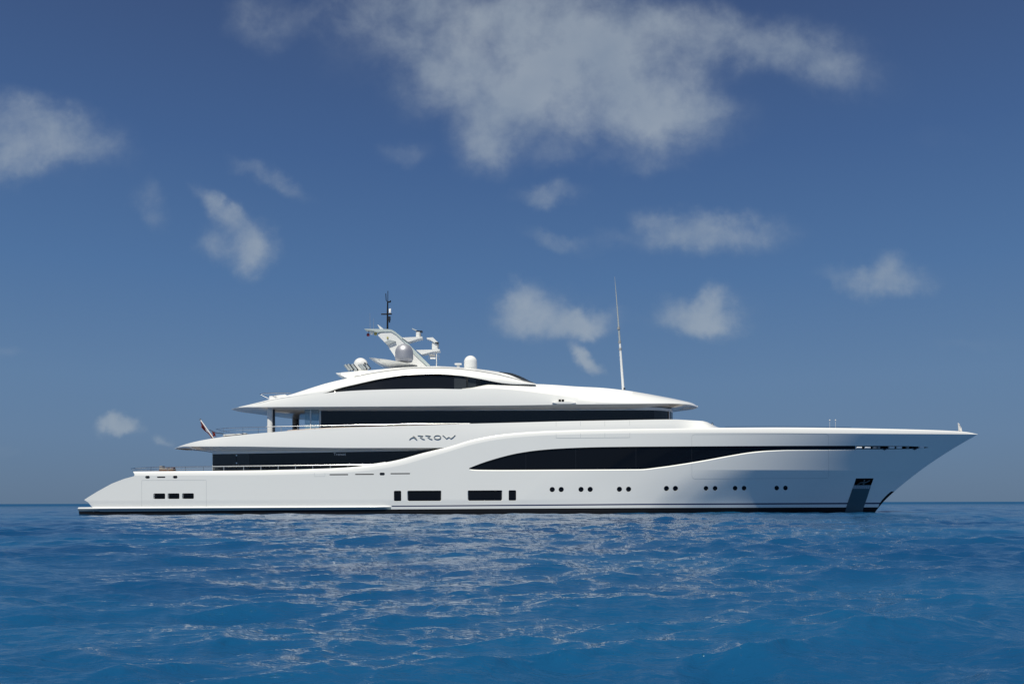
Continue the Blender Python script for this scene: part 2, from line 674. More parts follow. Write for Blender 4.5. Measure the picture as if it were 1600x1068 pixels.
def rrect(x0, y0, x1, y1, r, n=4):
    out = []
    for cx, cy, a0 in ((x1 - r, y0 + r, -90), (x1 - r, y1 - r, 0), (x0 + r, y1 - r, 90), (x0 + r, y0 + r, 180)):
        for k in range(n + 1):
            a = math.radians(a0 + 90 * k / n)
            out.append((cx + r * math.cos(a), cy + r * math.sin(a)))
    return out


def dense(curve, x0, x1, n):
    xs = np.linspace(x0, x1, n)
    return np.stack([xs, pchip(curve, xs)], 1)


yacht = empty('motor_yacht', (0, 0, 0))
tag(yacht, 'long white superyacht with dark tinted window bands lying broadside on the blue sea', 'yacht')

E_LOW = [(212, 740), (260, 740), (330, 740), (400, 740), (480, 738.5), (540, 736.5), (580, 733), (620, 727), (660, 716.5), (700, 705), (740, 693.5), (780, 686), (820, 682), (860, 679.8),
         (930, 678.2), (1000, 677.6), (1100, 677.3), (1200, 677.8), (1300, 679), (1400, 680.2), (1480, 681), (1528.5, 681.6)]
E_UP = [(208.5, 733.5), (260, 733.2), (330, 733), (400, 732.5), (480, 731), (540, 728.8), (590, 723), (620, 717.8), (660, 707), (700, 697.3), (740, 685.5), (780, 678.3), (820, 674.5), (860, 672.5),
        (930, 670.8), (1000, 670), (1100, 669.4), (1200, 669.4), (1300, 670.4), (1400, 672.6), (1480, 675.4), (1510, 677.6), (1528.5, 681.3)]

top = dense(E_LOW, 212, 1500, 230)
top = np.concatenate([top, dense(E_LOW, 1504, 1527.5, 10)])
topw = px_outline(top)
zt = 7.02
zs = np.linspace(-0.8, ZST[-1] - 0.03, 50)[::-1]
zs = zs[zs < topw[-1, 1] - 0.05]
stem = np.stack([stem_x(zs) - 0.002, zs], 1)
aftp = px_outline([(145, 790), (137.5, 781), (131.5, 777.3), (138, 773), (152, 764.5), (175, 752), (194, 744.8)])
a0 = aftp[0]
bottom = np.stack([np.linspace(stem[-1, 0], a0[0], 120)[1:], np.full(119, -0.8)], 1)
outer = np.concatenate([topw, stem, bottom, aftp])
AFT_PROFILE = px_outline([(145, 790), (137.5, 781), (131.5, 777.3), (138, 773), (152, 764.5), (175, 752), (194, 744.8), (212, 740)])

# --- openings
WU = [(732, 731), (752.5, 723), (780.6, 714.4), (808.7, 707.8), (846, 702.7), (883.7, 700.2), (940, 698.6), (1000, 698.2), (1200, 698), (1337, 698.4)]
WL = [(732, 731.2), (742, 733), (800, 733.6), (1000, 733.4), (1031, 730.3), (1069, 725), (1106, 719), (1144, 712.2), (1172, 707.8), (1200, 705.2), (1235, 703.9), (1337, 703.8)]
wu = dense(WU, 733.5, 1337, 110)
wl = dense(WL, 733.5, 1337, 110)
band_hole_px = np.concatenate([wu, (wl + np.array([0, 1.7]))[::-1]])
band_glass_px = np.concatenate([wu, wl[::-1]])
slot_px = [(1337, 698.6), (1380, 698.9), (1420, 699.3), (1440, 700), (1452, 701.6), (1440, 703.4), (1420, 704), (1380, 704), (1337, 704)]

openings = []     # (kind, hole outline px, depth, glass mat)
openings.append(('band', band_hole_px, 0.11))
slot_c = rrect(1337.6, 698.6, 1340, 704.0, 0.4, 3)
slot_c = [p for p in slot_c if p[0] < 1339] + [(1380, 698.8), (1420, 699.4), (1442, 700.2), (1452, 701.6), (1442, 703.2), (1420, 704), (1380, 704.1)]
slot_c = [(1337.6, 698.6), (1360, 698.7), (1380, 698.8), (1400, 699.1), (1420, 699.4), (1442, 700.2), (1452, 701.6), (1442, 703.2), (1420, 703.9), (1400, 704), (1380, 704.1), (1360, 704), (1337.6, 703.9)]
openings.append(('slot', slot_c, 0.35))
for x0, x1 in ((615.5, 627), (636.5, 689.8), (730.8, 785), (794.8, 806.5)):
    openings.append(('window', rrect(x0, 765.3, x1, 781.7, 1.8), 0.09))
for x0 in (239.7, 262, 284.5):
    openings.append(('stern_window', rrect(x0, 767.7, x0 + 18.4, 776.5, 1.6), 0.26))
for x in (863, 877, 908, 922.3, 968, 982.3, 1041.5, 1055.5, 1103.3, 1117.5, 1148.8, 1162.8, 1213.8, 1227.5):
    r = 4.1 if x < 1090 else 3.7
    yy = 764.6 if x < 1000 else 763.7
    openings.append(('porthole', [(x + r * math.cos(a), yy + r * math.sin(a)) for a in np.linspace(0, 2 * math.pi, 21)[:-1]], 0.07 if x < 1000 else 0.11))
for x, w, h in ((230.6, 3.6, 2.2), (273.8, 3.6, 2.2)):
    openings.append(('fairlead', rrect(x - w, 742.4 - h, x + w, 742.4 + h, 2.0), 0.2))
openings.append(('fairlead', rrect(245.5, 741.4, 258.5, 743.6, 1.0), 0.15))
for x0, x1, y in ((515, 544.2, 739.8), (555, 584.4, 739.5), (610.3, 640.8, 738.7)):
    openings.append(('slot_vent', rrect(x0, y - 0.9, x1, y + 0.9, 0.8), 0.10))
openings.append(('fairlead', rrect(593.5, 736.9, 601.3, 741.2, 1.6), 0.2))

hole_w = [px_outline(h) for _, h, _ in openings]
anchor_rec_px = [(1337.5, 749.3), (1365.3, 749.3), (1361.5, 759.5), (1334.5, 759.5)]
hole_w.append(px_outline(anchor_rec_px))

# stripes, as lines of constant photo height converted to the hull
black_top = px_outline(np.stack([np.linspace(145.5, 1378, 140), np.interp(np.linspace(145.5, 1378, 140), [145, 610, 1000, 1378], [795.8, 794.2, 793.8, 794.6])], 1))
bl1 = px_outline(np.stack([np.linspace(612, 1376, 90), np.interp(np.linspace(612, 1376, 90), [612, 1000, 1376], [788.6, 787.3, 787.3])], 1))
bl2 = px_outline(np.stack([np.linspace(612, 1375, 90), np.interp(np.linspace(612, 1375, 90), [612, 1000, 1376], [790.3, 789.4, 789.6])], 1))
sw = np.array([(1379, 787.5), (1384, 781.5), (1389, 775.5), (1393.5, 771), (1397, 769.4)])
boot_bow = px_outline([(1372, 795), (1374.5, 788.5), (1378, 783.5), (1383, 778.0), (1389, 772.5), (1392.5, 769.9)])
V, Fc = fill(outer, hole_w, [black_top, bl1, bl2, boot_bow], dx=0.22, dz=0.2, zrows=[KZ - 0.03, KZ + 0.03])
cc = V[Fc].mean(1)
fm = np.zeros(len(Fc), int)
fm[cc[:, 1] < np.interp(cc[:, 0], black_top[:, 0], black_top[:, 1])] = 1
zb1 = np.interp(cc[:, 0], bl1[:, 0], bl1[:, 1])
zb2 = np.interp(cc[:, 0], bl2[:, 0], bl2[:, 1])
fm[(cc[:, 1] < zb1) & (cc[:, 1] > zb2) & (cc[:, 0] > bl1[0, 0])] = 2
bx = np.interp(cc[:, 1], boot_bow[:, 1], boot_bow[:, 0])
fm[(cc[:, 0] > bx) & (cc[:, 1] < boot_bow[-1, 1])] = 1
ynear = -hb(V[:, 0], V[:, 1])
nr = hn(V[:, 0], V[:, 1])
V2, F2 = fill(outer, [], [black_top, bl1, bl2], dx=0.6, dz=0.5, zrows=[KZ - 0.03, KZ + 0.03])
c2 = V2[F2].mean(1)
fm2 = np.zeros(len(F2), int)
fm2[c2[:, 1] < np.interp(c2[:, 0], black_top[:, 0], black_top[:, 1])] = 1
y2 = hb(V2[:, 0], V2[:, 1])
n2 = hn(V2[:, 0], V2[:, 1]) * np.array([1, -1, 1])
b = len(V)
vs = np.concatenate([np.stack([V[:, 0], ynear, V[:, 1]], 1), np.stack([V2[:, 0], y2, V2[:, 1]], 1)])
fs = [tuple(f) for f in Fc] + [tuple(f + b) for f in F2]
hull = link_mesh('hull', vs, fs, ['hull', 'black', 'navy'], yacht, list(fm) + list(fm2), sharp=None)
fix_winding(hull, np.concatenate([nr, n2]))

# reveals + glass
SIDE_BOX = {}
for (kind, hp, depth), hw in zip(openings, hole_w):
    n = len(hw)
    cen = hw.mean(0)
    if kind == 'band':
        gw = px_outline(band_glass_px)
        mat_g = 'glassb'
        nm = 'window_band'
    elif kind in ('slot_vent', 'fairlead', 'slot'):
        gw = hw.copy()
        mat_g = {'slot_vent': 'slot', 'fairlead': 'dark', 'slot': 'black'}[kind]
        nm = {'slot_vent': 'vent_slot', 'fairlead': 'fairlead', 'slot': 'mooring_slot'}[kind]
    else:
        gw = cen + (hw - cen) * 0.97
        gw[:, 1] += 0.004
        mat_g = 'glassb'
        nm = {'window': 'hull_window', 'stern_window': 'stern_window', 'porthole': 'porthole'}[kind]
    V3, F3 = fill(gw, dx=0.5, dz=0.4, margin=0.04)
    P3 = np.stack([V3[:, 0], -(hb(V3[:, 0], V3[:, 1]) - depth), V3[:, 1]], 1)
    nn = list(map(tuple, hn(V3[:, 0], V3[:, 1])))
    vs = list(map(tuple, P3))
    fs = list(map(tuple, F3))
    fmm = [0] * len(fs)
    gl = link_mesh(nm, vs, fs, mat_g, hull, sharp=None)
    fix_winding(gl, nn)
    # reveal frame
    vo = [(hw[i, 0], -hb(hw[i, 0], hw[i, 1]) + 0.0, hw[i, 1]) for i in range(n)]
    vi = [(gw[i, 0], -(hb(gw[i, 0], gw[i, 1]) - depth), gw[i, 1]) for i in range(n)]
    fr = link_mesh('frame', vo + vi, [(i, (i + 1) % n, n + (i + 1) % n, n + i) for i in range(n)], 'hull', gl, sharp=40)

# chrome fittings inside the bow mooring slot, their bright glints painted as plain white
slot_obj = [o for o in hull.children if o.name.startswith('mooring_slot')][0]
for k, (xa, xb) in enumerate(((1338.5, 1346.5), (1351.5, 1360), (1364.5, 1369.5), (1371.5, 1375), (1389.5, 1397.5), (1401.5, 1409), (1417, 1420), (1436.5, 1443.5))):
    mb = MB()
    a = SP(np.array([xa, xb]), np.array([701.3, 701.3]))
    inn = 0.045
    p0 = Vector(a[0]) + Vector((0, inn, 0))
    p1 = Vector(a[1]) + Vector((0, inn, 0))
    mb.tube([p0, p1], 0.10, 12)
    mb.build('roller_fairlead', 'cloth' if k not in (2, 3, 6) else 'grey', slot_obj)
for xa, xb in ((1377.5, 1387.5), (1425, 1434)):
    mb = MB()
    a = SP(np.array([xa, (xa + xb) / 2, xb]), np.array([702, 704.5, 702]))
    mb.tube([Vector(p) + Vector((0, 0.0, 0)) for p in a], 0.07, 8)
    mb.build('chock_lip', 'dark', slot_obj)

# anchor pocket
mb = MB()
hwp = px_outline(anchor_rec_px)
vo = [(p[0], -hb(p[0], p[1]), p[1]) for p in hwp]
vi = [(p[0], -(hb(p[0], p[1]) - 0.55), p[1]) for p in hwp]
mb.add(vo + vi, [(i, (i + 1) % 4, 4 + (i + 1) % 4, 4 + i) for i in range(4)] + [(4, 5, 6, 7)])
pocket = mb.build('anchor_pocket', 'black', hull)
mb = MB()
c = SP(np.array([1350.0]), np.array([755.5]))[0]
c = Vector(c) + Vector((0, 0.28, 0))
mb.tube([c + Vector((-0.5, 0, -0.22)), c + Vector((-0.2, -0.1, -0.02)), c + Vector((0.25, -0.1, 0.0)), c + Vector((0.62, 0, 0.18))], 0.07, 8)
mb.tube([c + Vector((0.05, 0, -0.3)), c + Vector((0.15, 0, 0.25))], 0.08, 8)
mb.build('anchor', 'plate', pocket)
hull_patch('anchor_plate', px_outline([(1334.3, 759.5), (1361.3, 759.5), (1355, 779), (1348.6, 797), (1347.5, 806), (1319.5, 806), (1321.5, 797), (1328, 777)]), 'plate', hull, off=0.02, skirt=0.03)
lp = hull_patch('chafe_panel', px_outline([(1333.8, 760.5), (1361, 760.5), (1359.6, 765.5), (1332, 765.5)]), 'silver', hull, off=0.032, skirt=0.03)
mb = MB()
for k in range(9):
    q = SP(np.array([1335.5 + k * 3.0, 1334.5 + k * 3.0]), np.array([761, 765.5]), 0.045)
    mb.tube([Vector(q[0]), Vector(q[1])], 0.022, 6)
mb.build('chafe_bar', 'grey', lp)


# door seams: thin closed strips lying on the hull
def seam(name, pts, closed=True, off=0.004, w=0.016, parent=hull):
    p = np.array(pts, float)
    if closed:
        p = np.concatenate([p, p[:1]])
    dp = [p[0]]
    for a, bb in zip(p[:-1], p[1:]):
        nseg = max(1, int(np.linalg.norm(bb - a) / 8))
        for k in range(1, nseg + 1):
            dp.append(a + (bb - a) * k / nseg)
    dp = np.array(dp)
    q = SP(dp[:, 0], dp[:, 1])
    vs, fs = [], []
    for i in range(len(q)):
        t = q[min(i + 1, len(q) - 1)] - q[max(i - 1, 0)]
        t = np.array([t[0], t[2]])
        t /= np.linalg.norm(t) + 1e-9
        nrm = np.array([-t[1], t[0]])
        for s in (-1, 1):
            x, z = q[i, 0] + s * nrm[0] * w / 2, q[i, 2] + s * nrm[1] * w / 2
            vs.append((x, -(hb(x, z) + off), z))
    for i in range(len(q) - 1):
        fs.append((2 * i, 2 * i + 1, 2 * i + 3, 2 * i + 2))
    return link_mesh(name, vs, fs, 'seam', parent)


seam('garage_door', rrect(221.5, 747.3, 322.5, 789, 1.5))
seam('shell_door', [(1081.3, 697.5), (1081.3, 684), (1082.5, 681), (1085.3, 679.8), (1291, 679.8), (1294, 681), (1295, 684), (1295, 697.5)], closed=False)
seam('shell_door', [(1295, 705), (1295, 745), (1294, 748), (1291, 749), (1085.3, 749), (1082.5, 748), (1081.3, 745), (1081.3, 725.5)], closed=False)
seam('boarding_gate', [(491.5, 737), (491.5, 742.5), (508, 742.3), (508, 737)], closed=False)

# pane joints of the long hull window
for px_, t_, b_ in ((822, 706.5, 732.6), (900, 700.6, 732.8), (994, 699.2, 732.8), (1081.3, 699, 722.5), (1180, 699, 706)):
    q = SP(np.array([px_, px_]), np.array([t_, b_]), -0.105)
    mb = MB()
    mb.tube([tuple(q[0]), tuple(q[1])], 0.012, 6)
    mb.build('pane_joint', 'dark', hull)

# rub rail and swim platform aft
rx = np.concatenate([np.linspace(123, 600, 60), np.linspace(603, 611, 4)])
taper = np.clip((611 - rx) / 12, 0.02, 1)
plat = np.clip((rx - 122) / 10, 0, 1)
rows = []
for py, o in ((788.9, 0.0), (789.5, 0.10), (790.0, 0.145), (790.5, 0.16), (791.3, 0.16), (795.4, 0.02)):
    pyv = py - 0.0 * rx
    pyv = pyv + np.interp(rx, [123, 610], [0, -0.9 if py > 793 else -0.3])
    y = -(6.05 * np.sqrt(1 - (1 - plat) ** 2) * 1.0 + 0 * rx)
    base = SP(np.maximum(rx, 146), pyv)
    yy = np.where(rx < 146, -np.interp(rx, [123, 146], [5.2, float(-base[0][1])]) * np.clip(np.sqrt(plat), 0.55, 1) ** 0.1, base[:, 1])
    r = W(rx, pyv, yy)
    r[:, 1] -= o * taper
    rows.append(r)
tc_ = rows[0].copy(); tc_[:, 1] = 0
bc_ = rows[-1].copy(); bc_[:, 1] = 0
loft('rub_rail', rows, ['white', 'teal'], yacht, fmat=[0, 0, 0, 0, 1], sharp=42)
k = rx < 215
pr = [tc_[k] + np.array([0, 0, 0.0])] + [r[k] for r in rows] + [bc_[k]]
loft('swim_platform', [tc_[k] - np.array([0, 0, 0.01]), rows[0][k] + np.array([0, 0.02, -0.01])], ['teak'], yacht)
# platform end face + black underbody
e = [r[0] for r in rows]
mb = MB()
vv = [tuple(p) for p in e] + [(p[0], -p[1], p[2]) for p in e]
ne_ = len(e)
mb.add(vv, [(i, i + 1, ne_ + i + 1, ne_ + i) for i in range(ne_ - 1)], 0)
mb.build('platform_edge', 'white', yacht)
k = rx < 160
r0 = rows[-1][k]
r1 = r0.copy(); r1[:, 2] = -0.8; r1[:, 0] += 0.2
r0b = r0.copy(); r0b[:, 1] += 0.01
cap0 = np.array([[r0[0, 0], 0, r0[0, 2]]] * len(r0)); 
loft('underbody', [r0b, r1], ['black'], yacht)
mb = MB()
a_, b_ = r0b[0], r1[0]
mb.add([tuple(a_), tuple(b_), (b_[0], -b_[1], b_[2]), (a_[0], -a_[1], a_[2])], [(0, 1, 2, 3)])
mb.build('transom_skirt', 'black', yacht)

# stern slope spanning between the two sides
ap = np.concatenate([AFT_PROFILE])
yy = -hb(ap[:, 0], ap[:, 1])
r_ = np.stack([ap[:, 0], yy, ap[:, 1]], 1)
loft('stern_steps', [r_, r_ * np.array([1, 0, 1])], ['white'], yacht, sharp=40)

# ---- bulwark cap strip (tumblehome ledge) all along + decks
cx_ = np.concatenate([np.linspace(212, 1500, 240), np.linspace(1503, 1528, 12)])
lowp = SP(cx_, pchip(E_LOW, cx_))
inw = np.minimum(0.16, 0.55 * np.abs(lowp[:, 1]))
upx = cx_.copy()
upx[:3] = [208.5, 210.5, 213]
upp = W(upx, pchip(E_UP, upx), np.minimum(lowp[:, 1] + inw, 0))
mid1 = lowp + (upp - lowp) * 0.35
mid1[:, 1] = lowp[:, 1] + inw * 0.12
mid2 = lowp + (upp - lowp) * 0.72
mid2[:, 1] = lowp[:, 1] + inw * 0.38
mid3 = lowp + (upp - lowp) * 0.90
mid3[:, 1] = lowp[:, 1] + inw * 0.66
inner = upp.copy(); inner[:, 1] = np.minimum(upp[:, 1] + 0.22, 0)
inner2 = inner.copy(); inner2[:, 2] -= np.where(cx_ > 1135, 0.45, 0.9) * np.clip((1515 - cx_) / 130, 0, 1)
cen = inner2.copy(); cen[:, 1] = 0
loft('bulwark_cap', [lowp, mid1, mid2, mid3, upp, inner], ['white'], yacht, sharp=40)
loft('main_deck', [inner, inner2, cen], ['white', 'teak'], yacht, fmat=[0, 1], sharp=40)
mb = MB()
p, q = upp[0], lowp[0]
mb.add([tuple(p), tuple(q), (q[0], -q[1], q[2]), (p[0], -p[1], p[2])], [(0, 1, 2, 3)])
mb.build('stern_bulwark', 'white', yacht)

# ---- upper deck band
def plan(px, x0, x1, la, lf, p=2.0):
    a = np.clip((px - x0) / la, 0, 1)
    f = np.clip((x1 - px) / lf, 0, 1)
    return (1 - (1 - a) ** p) ** (1 / p) * (1 - (1 - f) ** p) ** (1 / p)


def stations(x0, x1, n=150, e0=60, e1=60):
    t = np.linspace(0, 1, 26)
    a = x0 + e0 * (1 - np.cos(t * math.pi / 2))
    b = x1 - e1 * (1 - np.cos(t * math.pi / 2))
    return np.concatenate([a, np.linspace(x0 + e0, x1 - e1, n)[1:-1], b[::-1]])


BT = [(272.3, 698), (287, 692.2), (312, 686), (350, 680), (400, 675.3), (430, 672.9), (460, 670.6), (500, 668.3), (550, 666.2), (620, 664.2), (700, 662.4), (735, 661.3), (800, 660), (870, 658.4), (950, 657.2), (1053, 656.1), (1080, 657.6),
      (1098, 658.8), (1104, 660), (1113, 664), (1124, 669), (1133, 670.5)]
B0 = [(272.3, 698.3), (280, 695.8), (290, 694.8), (360, 695), (450, 696.6), (550, 698.2), (705, 698.6)]
fa = stations(272.3, 1131, 170, 70, 40)
base_y = np.where(fa < 704, pchip(B0, fa), pchip(E_UP, fa) + 0.8)
hl = -np.interp(fa, cx_, lowp[:, 1])           # hull half breadth
wbot = np.where(fa < 704, 6.08, hl - 0.30)
sm = np.clip((fa - 640) / 130, 0, 1)
wbot = 6.06 * (1 - sm) + (hl - 0.11) * sm
pa = (1 - (1 - np.clip((fa - 272.3) / 80, 0, 1)) ** 2.2) ** (1 / 2.2)
wb = wbot * pa
front = np.clip((fa - 1050) / 81, 0, 1)
wt = (wbot - 0.13) * pa * (1 - 0.35 * front ** 2)
ty = np.minimum(pchip(BT, fa), base_y - 0.05)
rB = W(fa, base_y, -wb)
rT = W(fa, ty, -wt)
rM = W(fa, ty * 0.45 + base_y * 0.55, -(wb * 0.55 + wt * 0.45 + 0.03 * pa * (1 - front)))
rT2 = rT.copy(); rT2[:, 1] = np.minimum(rT2[:, 1] + 0.12, 0); rT2[:, 2] += 0.02
rI = rT.copy(); rI[:, 1] = np.minimum(rI[:, 1] + 0.3, 0)
rI2 = rI.copy(); rI2[:, 2] = np.maximum(np.minimum(rI[:, 2] - 0.25, np.interp(rI[:, 0], [-30, -18, 20], [5.9, 6.6, 6.75])), np.minimum(rB[:, 2] + 0.1, rI[:, 2] - 0.01))
rC = rI2.copy(); rC[:, 1] = 0
band = loft('upper_deck_band', [rB, rM, rT, rT2, rI], ['white'], yacht, sharp=28)
loft('upper_deck', [rI, rI2, rC], ['white', 'teak'], yacht, fmat=[0, 1], sharp=30)
# soffit of the aft overhang
ka = fa <= 720
pxi = 288 + (fa[ka] - 272.3) * (720 - 288) / (720 - 272.3)
pin = (1 - (1 - np.clip((pxi - 288) / 74, 0, 1)) ** 2.2) ** (1 / 2.2)
sB = W(pxi, np.interp(pxi, [288, 310, 330, 500, 720], [697.3, 700, 701, 702, 701.5]), -5.35 * pin)
sB1 = sB.copy(); sB1[:, 1] *= 0.985; sB1[:, 2] += 0.03
sC = sB1.copy(); sC[:, 1] = 0
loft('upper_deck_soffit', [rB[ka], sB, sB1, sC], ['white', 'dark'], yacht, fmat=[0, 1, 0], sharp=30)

# ---- upper deck house and main deck house
def wall_house(name, path, z0, z1, mats, parent, fm=None):
    """path of plan points (x,y); closed loop"""
    n = len(path)
    vs = [(x, y, z0) for x, y in path] + [(x, y, z1) for x, y in path]
    fs = [(i, (i + 1) % n, n + (i + 1) % n, n + i) for i in range(n)]
    return link_mesh(name, vs, fs, mats, parent, fm, sharp=35)


def wpx(px, y):
    return float(W(px, HY, y)[0])


# main deck house
hy = 4.95
xa, xb = wpx(332, -hy), wpx(730, -hy)
zt_ = float(W(500, 700.0, -hy)[2])
mh = wall_house('main_deck_house', [(xa, -hy), (xb, -hy), (xb, hy), (xa, hy)], 2.9, zt_, ['white'], yacht)


def house_pane(name, x0, x1, t0, t1, b0, b1, y, mat, parent, off=0.015, th=0.02):
    mb = MB()
    p = [W(x0, t0, y - off), W(x1, t1, y - off), W(x1, b1, y - off), W(x0, b0, y - off)]
    mb.prism([(q[0], q[2]) for q in p], y - off, y - off + th)
    return mb.build(name, mat, parent)


house_pane('window_surround', 332.5, 700, 706.9, 702.6, 742, 742, -hy, 'glass', mh, off=0.004, th=0.003)
house_pane('saloon_window', 333, 368.8, 706.9, 706.9, 742, 742, -hy, 'glass2', mh)
house_pane('sliding_door', 370.6, 389.6, 706.5, 706.5, 742, 742, -hy, 'glass2', mh, off=0.012)
for x0, x1 in ((390.4, 443.7), (444.3, 499.2), (499.8, 555.6), (556.2, 611), (611.6, 654.4)):
    house_pane('saloon_window', x0, x1, 706.3 - (x0 - 390) / 265 * 2.6, 706.3 - (x1 - 390) / 265 * 2.6, 742, 742, -hy, 'glass', mh, off=0.02)
house_pane('saloon_window', 655.6, 728, 703.0, 699.5, 742, 742, -hy, 'dark', mh, off=0.02)  # flat dark pane, a deeper recess's shade put into its colour
mb = MB()
for yy_ in (709, 721):
    p = W(370.0, yy_, -hy - 0.03)
    mb.box(p, (0.12, 0.05, 0.10))
mb.build('door_hinge', 'steel', mh)
# the small lettering on the saloon window: (too small to read in the photo) short strokes
txt = bpy.data.curves.new('window_lettering', 'FONT')
txt.body = 'Transat'
txt.size = 0.34
txt.extrude = 0.004
_t0 = bpy.data.objects.new('tmp', txt)
COL.objects.link(_t0)
_tm = bpy.data.meshes.new_from_object(_t0.evaluated_get(bpy.context.evaluated_depsgraph_get()))
bpy.data.objects.remove(_t0)
_tm.materials.clear()
_tm.materials.append(M['cloth'])
to = bpy.data.objects.new('window_lettering', _tm)
COL.objects.link(to)
p = W(521.5, 709.8, -hy - 0.04)
to.location = tuple(p)
to.rotation_euler = (math.pi / 2, 0, 0)
to.parent = mh

# upper deck house : rounded front
uy = 4.55
x0 = wpx(500, -uy)
xr = wpx(1000, -uy)
path = [(x0, -uy), ]
xs_ = np.linspace(x0, xr, 14)[1:]
path += [(x, -uy) for x in xs_]
tip = wpx(1053.5, -1.6)
R = tip - xr
for a in np.linspace(0, math.pi, 25)[1:-1]:
    c_, s_ = math.cos(a), math.sin(a)
    path.append((xr + R * abs(s_) ** 0.75, -uy * math.copysign(abs(c_) ** 0.8, c_)))
path += [(x, uy) for x in xs_[::-1]] + [(x0, uy)]
uz0 = 6.55
uz1 = float(W(700, 640.6, -uy)[2])
uz2 = float(W(700, 636.0, -uy)[2])
uh = wall_house('upper_deck_house', path, uz1, uz2, ['white'], yacht)
n_ = len(path)
segs = [(0, 5), (5, 10), (10, 14)]
jj = 0
idx = list(range(n_))
def strip_wall(name, i0, i1, mat, off, parent, z0=uz0, z1=uz1):
    P_ = [np.array(path[i]) for i in range(i0, i1 + 1)]
    out = []
    for k, p in enumerate(P_):
        a = P_[max(0, k - 1)]; b_ = P_[min(len(P_) - 1, k + 1)]
        t = b_ - a; t /= np.linalg.norm(t) + 1e-9
        nrm = np.array([t[1], -t[0]])
        out.append(p + nrm * off)
    vs = [(p[0], p[1], z0) for p in out] + [(p[0], p[1], z1) for p in out]
    n = len(out)
    return link_mesh(name, vs, [(i, i + 1, n + i + 1, n + i) for i in range(n - 1)], mat, parent)
wall_house('house_core', [(x, y * 0.97) for x, y in path], uz0 - 0.1, uz1, ['black'], uh)
for i0, i1, m_ in ((0, 3, 'glass'), (3, 6, 'glass'), (6, 9, 'glass'), (9, 12, 'glass'), (12, 13, 'glass'), (13, 15, 'glass'), (15, 18, 'glass2'), (18, 20, 'glass'), (20, 22, 'glass2'), (22, 26, 'glass'), (26, 28, 'glass2'), (28, n_ - 1, 'glass')):
    if i1 < n_:
        strip_wall('house_window', i0, i1, m_, 0.0, uh)
mb = MB()
for px_ in (1052.0, 1017.5):
    pass
p = W(1044.5, 640, -3.0)
mb.tube([(path[19][0] + 0.03, path[19][1] - 0.04, uz0), (path[19][0] + 0.03, path[19][1] - 0.04, uz1)], 0.06, 8)
mb.build('window_mullion', 'white', uh)
mb = MB()
mb.box(((x0 + 0.02), -uy + 0.05, (uz0 + uz2) / 2), (0.16, 0.14, uz2 - uz0))
mb.build('door_post', 'white', uh)

# glass windbreak aft of the upper house
wb_ = empty('windbreak', (0, 0, 0), yacht)
for a_, b_ in ((476.8, 485.2), (486.8, 498.5)):
    mb = MB()
    p0 = W(a_, 667, -4.9); p1 = W(b_, 637.5, -4.9)
    mb.prism([(p0[0], p0[2] - 0.4), (p1[0], p0[2] - 0.4), (p1[0], p1[2]), (p0[0], p1[2])], -4.91, -4.89)
    mb.build('glass_panel', 'clear', wb_)
mb = MB()
for a_ in (485.9,):
    p0 = W(a_, 668, -4.9); p1 = W(a_, 638, -4.9)
    mb.tube([p0, p1], 0.05, 8)
mb.build('panel_post', 'white', wb_)
mb = MB()
p0 = W(476, 637.6, -4.9); p1 = W(499, 637.6, -4.9)
mb.box((p0 + p1) / 2, (p1[0] - p0[0], 0.2, 0.12))
mb.build('panel_head', 'teal', wb_)

# columns under the sun deck overhang
mb = MB()
zb, zt2 = 5.9, float(W(420, 637, -4.6)[2])
xc0, xc1 = wpx(417.6, -4.6), wpx(426.0, -4.6)
mb.box(((xc0 + xc1) / 2, -4.4, (zb + zt2) / 2), (xc1 - xc0, 0.45, zt2 - zb), bev=0.08)
mb.box((xc1 + 0.07, -4.35, (zb + zt2) / 2), (0.1, 0.3, zt2 - zb), 1)
mb.build('deck_column', ['white', 'dark'], yacht)
mb = MB()
xc0, xc1 = wpx(457.6, 4.4), wpx(464.8, 4.4)
mb.box(((xc0 + xc1) / 2, 4.4, (zb + zt2) / 2), (xc1 - xc0, 0.45, zt2 - zb), bev=0.08)
mb.box((xc1 + 0.1, 4.35, (zb + zt2) / 2), (0.14, 0.3, zt2 - zb), 1)
mb.build('deck_column', ['beige', 'dark'], yacht)
mb = MB()
p0, p1 = W(450.5, 645.8, 1.0), W(476, 646.4, 1.0)
mb.box((p0 + p1) / 2, (p1[0] - p0[0], 0.8, 0.11), bev=0.1)
mb.build('ceiling_speaker_bar', 'dark', yacht)

# ---- sun deck band (upper roof)
XA, XF = 362.0, 1091.5
fb = stations(XA, XF, 170, 80, 80)
pl = plan(fb, XA, XF, 95, 118, 2.1)
W5 = 5.65
C0 = [(362, 637.2), (372, 634.8), (390, 633.9), (600, 633.6), (800, 632.9), (940, 631.6), (1040, 631.4), (1070, 632.6), (1085, 635), (1091.5, 637.6)]
C1 = [(362, 636.8), (380, 632.5), (400, 629.3), (433, 621.6), (480, 615.4), (504, 613.0), (530, 610.5), (560, 608.6), (600, 607.3), (640, 606.6), (680, 606.4), (722, 607.2), (731, 607), (768, 606.4), (800, 608.5), (850, 614.5), (900, 621), (940, 626),
      (1000, 629), (1050, 629.6), (1075, 631.4), (1091.5, 637.2)]
CT = [(362, 636.6), (722, 606.9), (731, 606.4), (750, 602.6), (766, 600.2), (800, 599.8), (839, 600), (865, 601.2), (900, 603.9), (940, 606.2), (975, 610), (1031, 619.4), (1069, 627.2), (1084, 631.4), (1091.5, 636.8)]
s0 = W(fb, pchip(C0, fb), -W5 * pl)
s1 = W(fb, pchip(C1, fb), -(W5 - 0.15) * pl)
sm_ = s0 * 0.5 + s1 * 0.5
sm_[:, 1] -= 0.05 * pl
flat = fb < 724
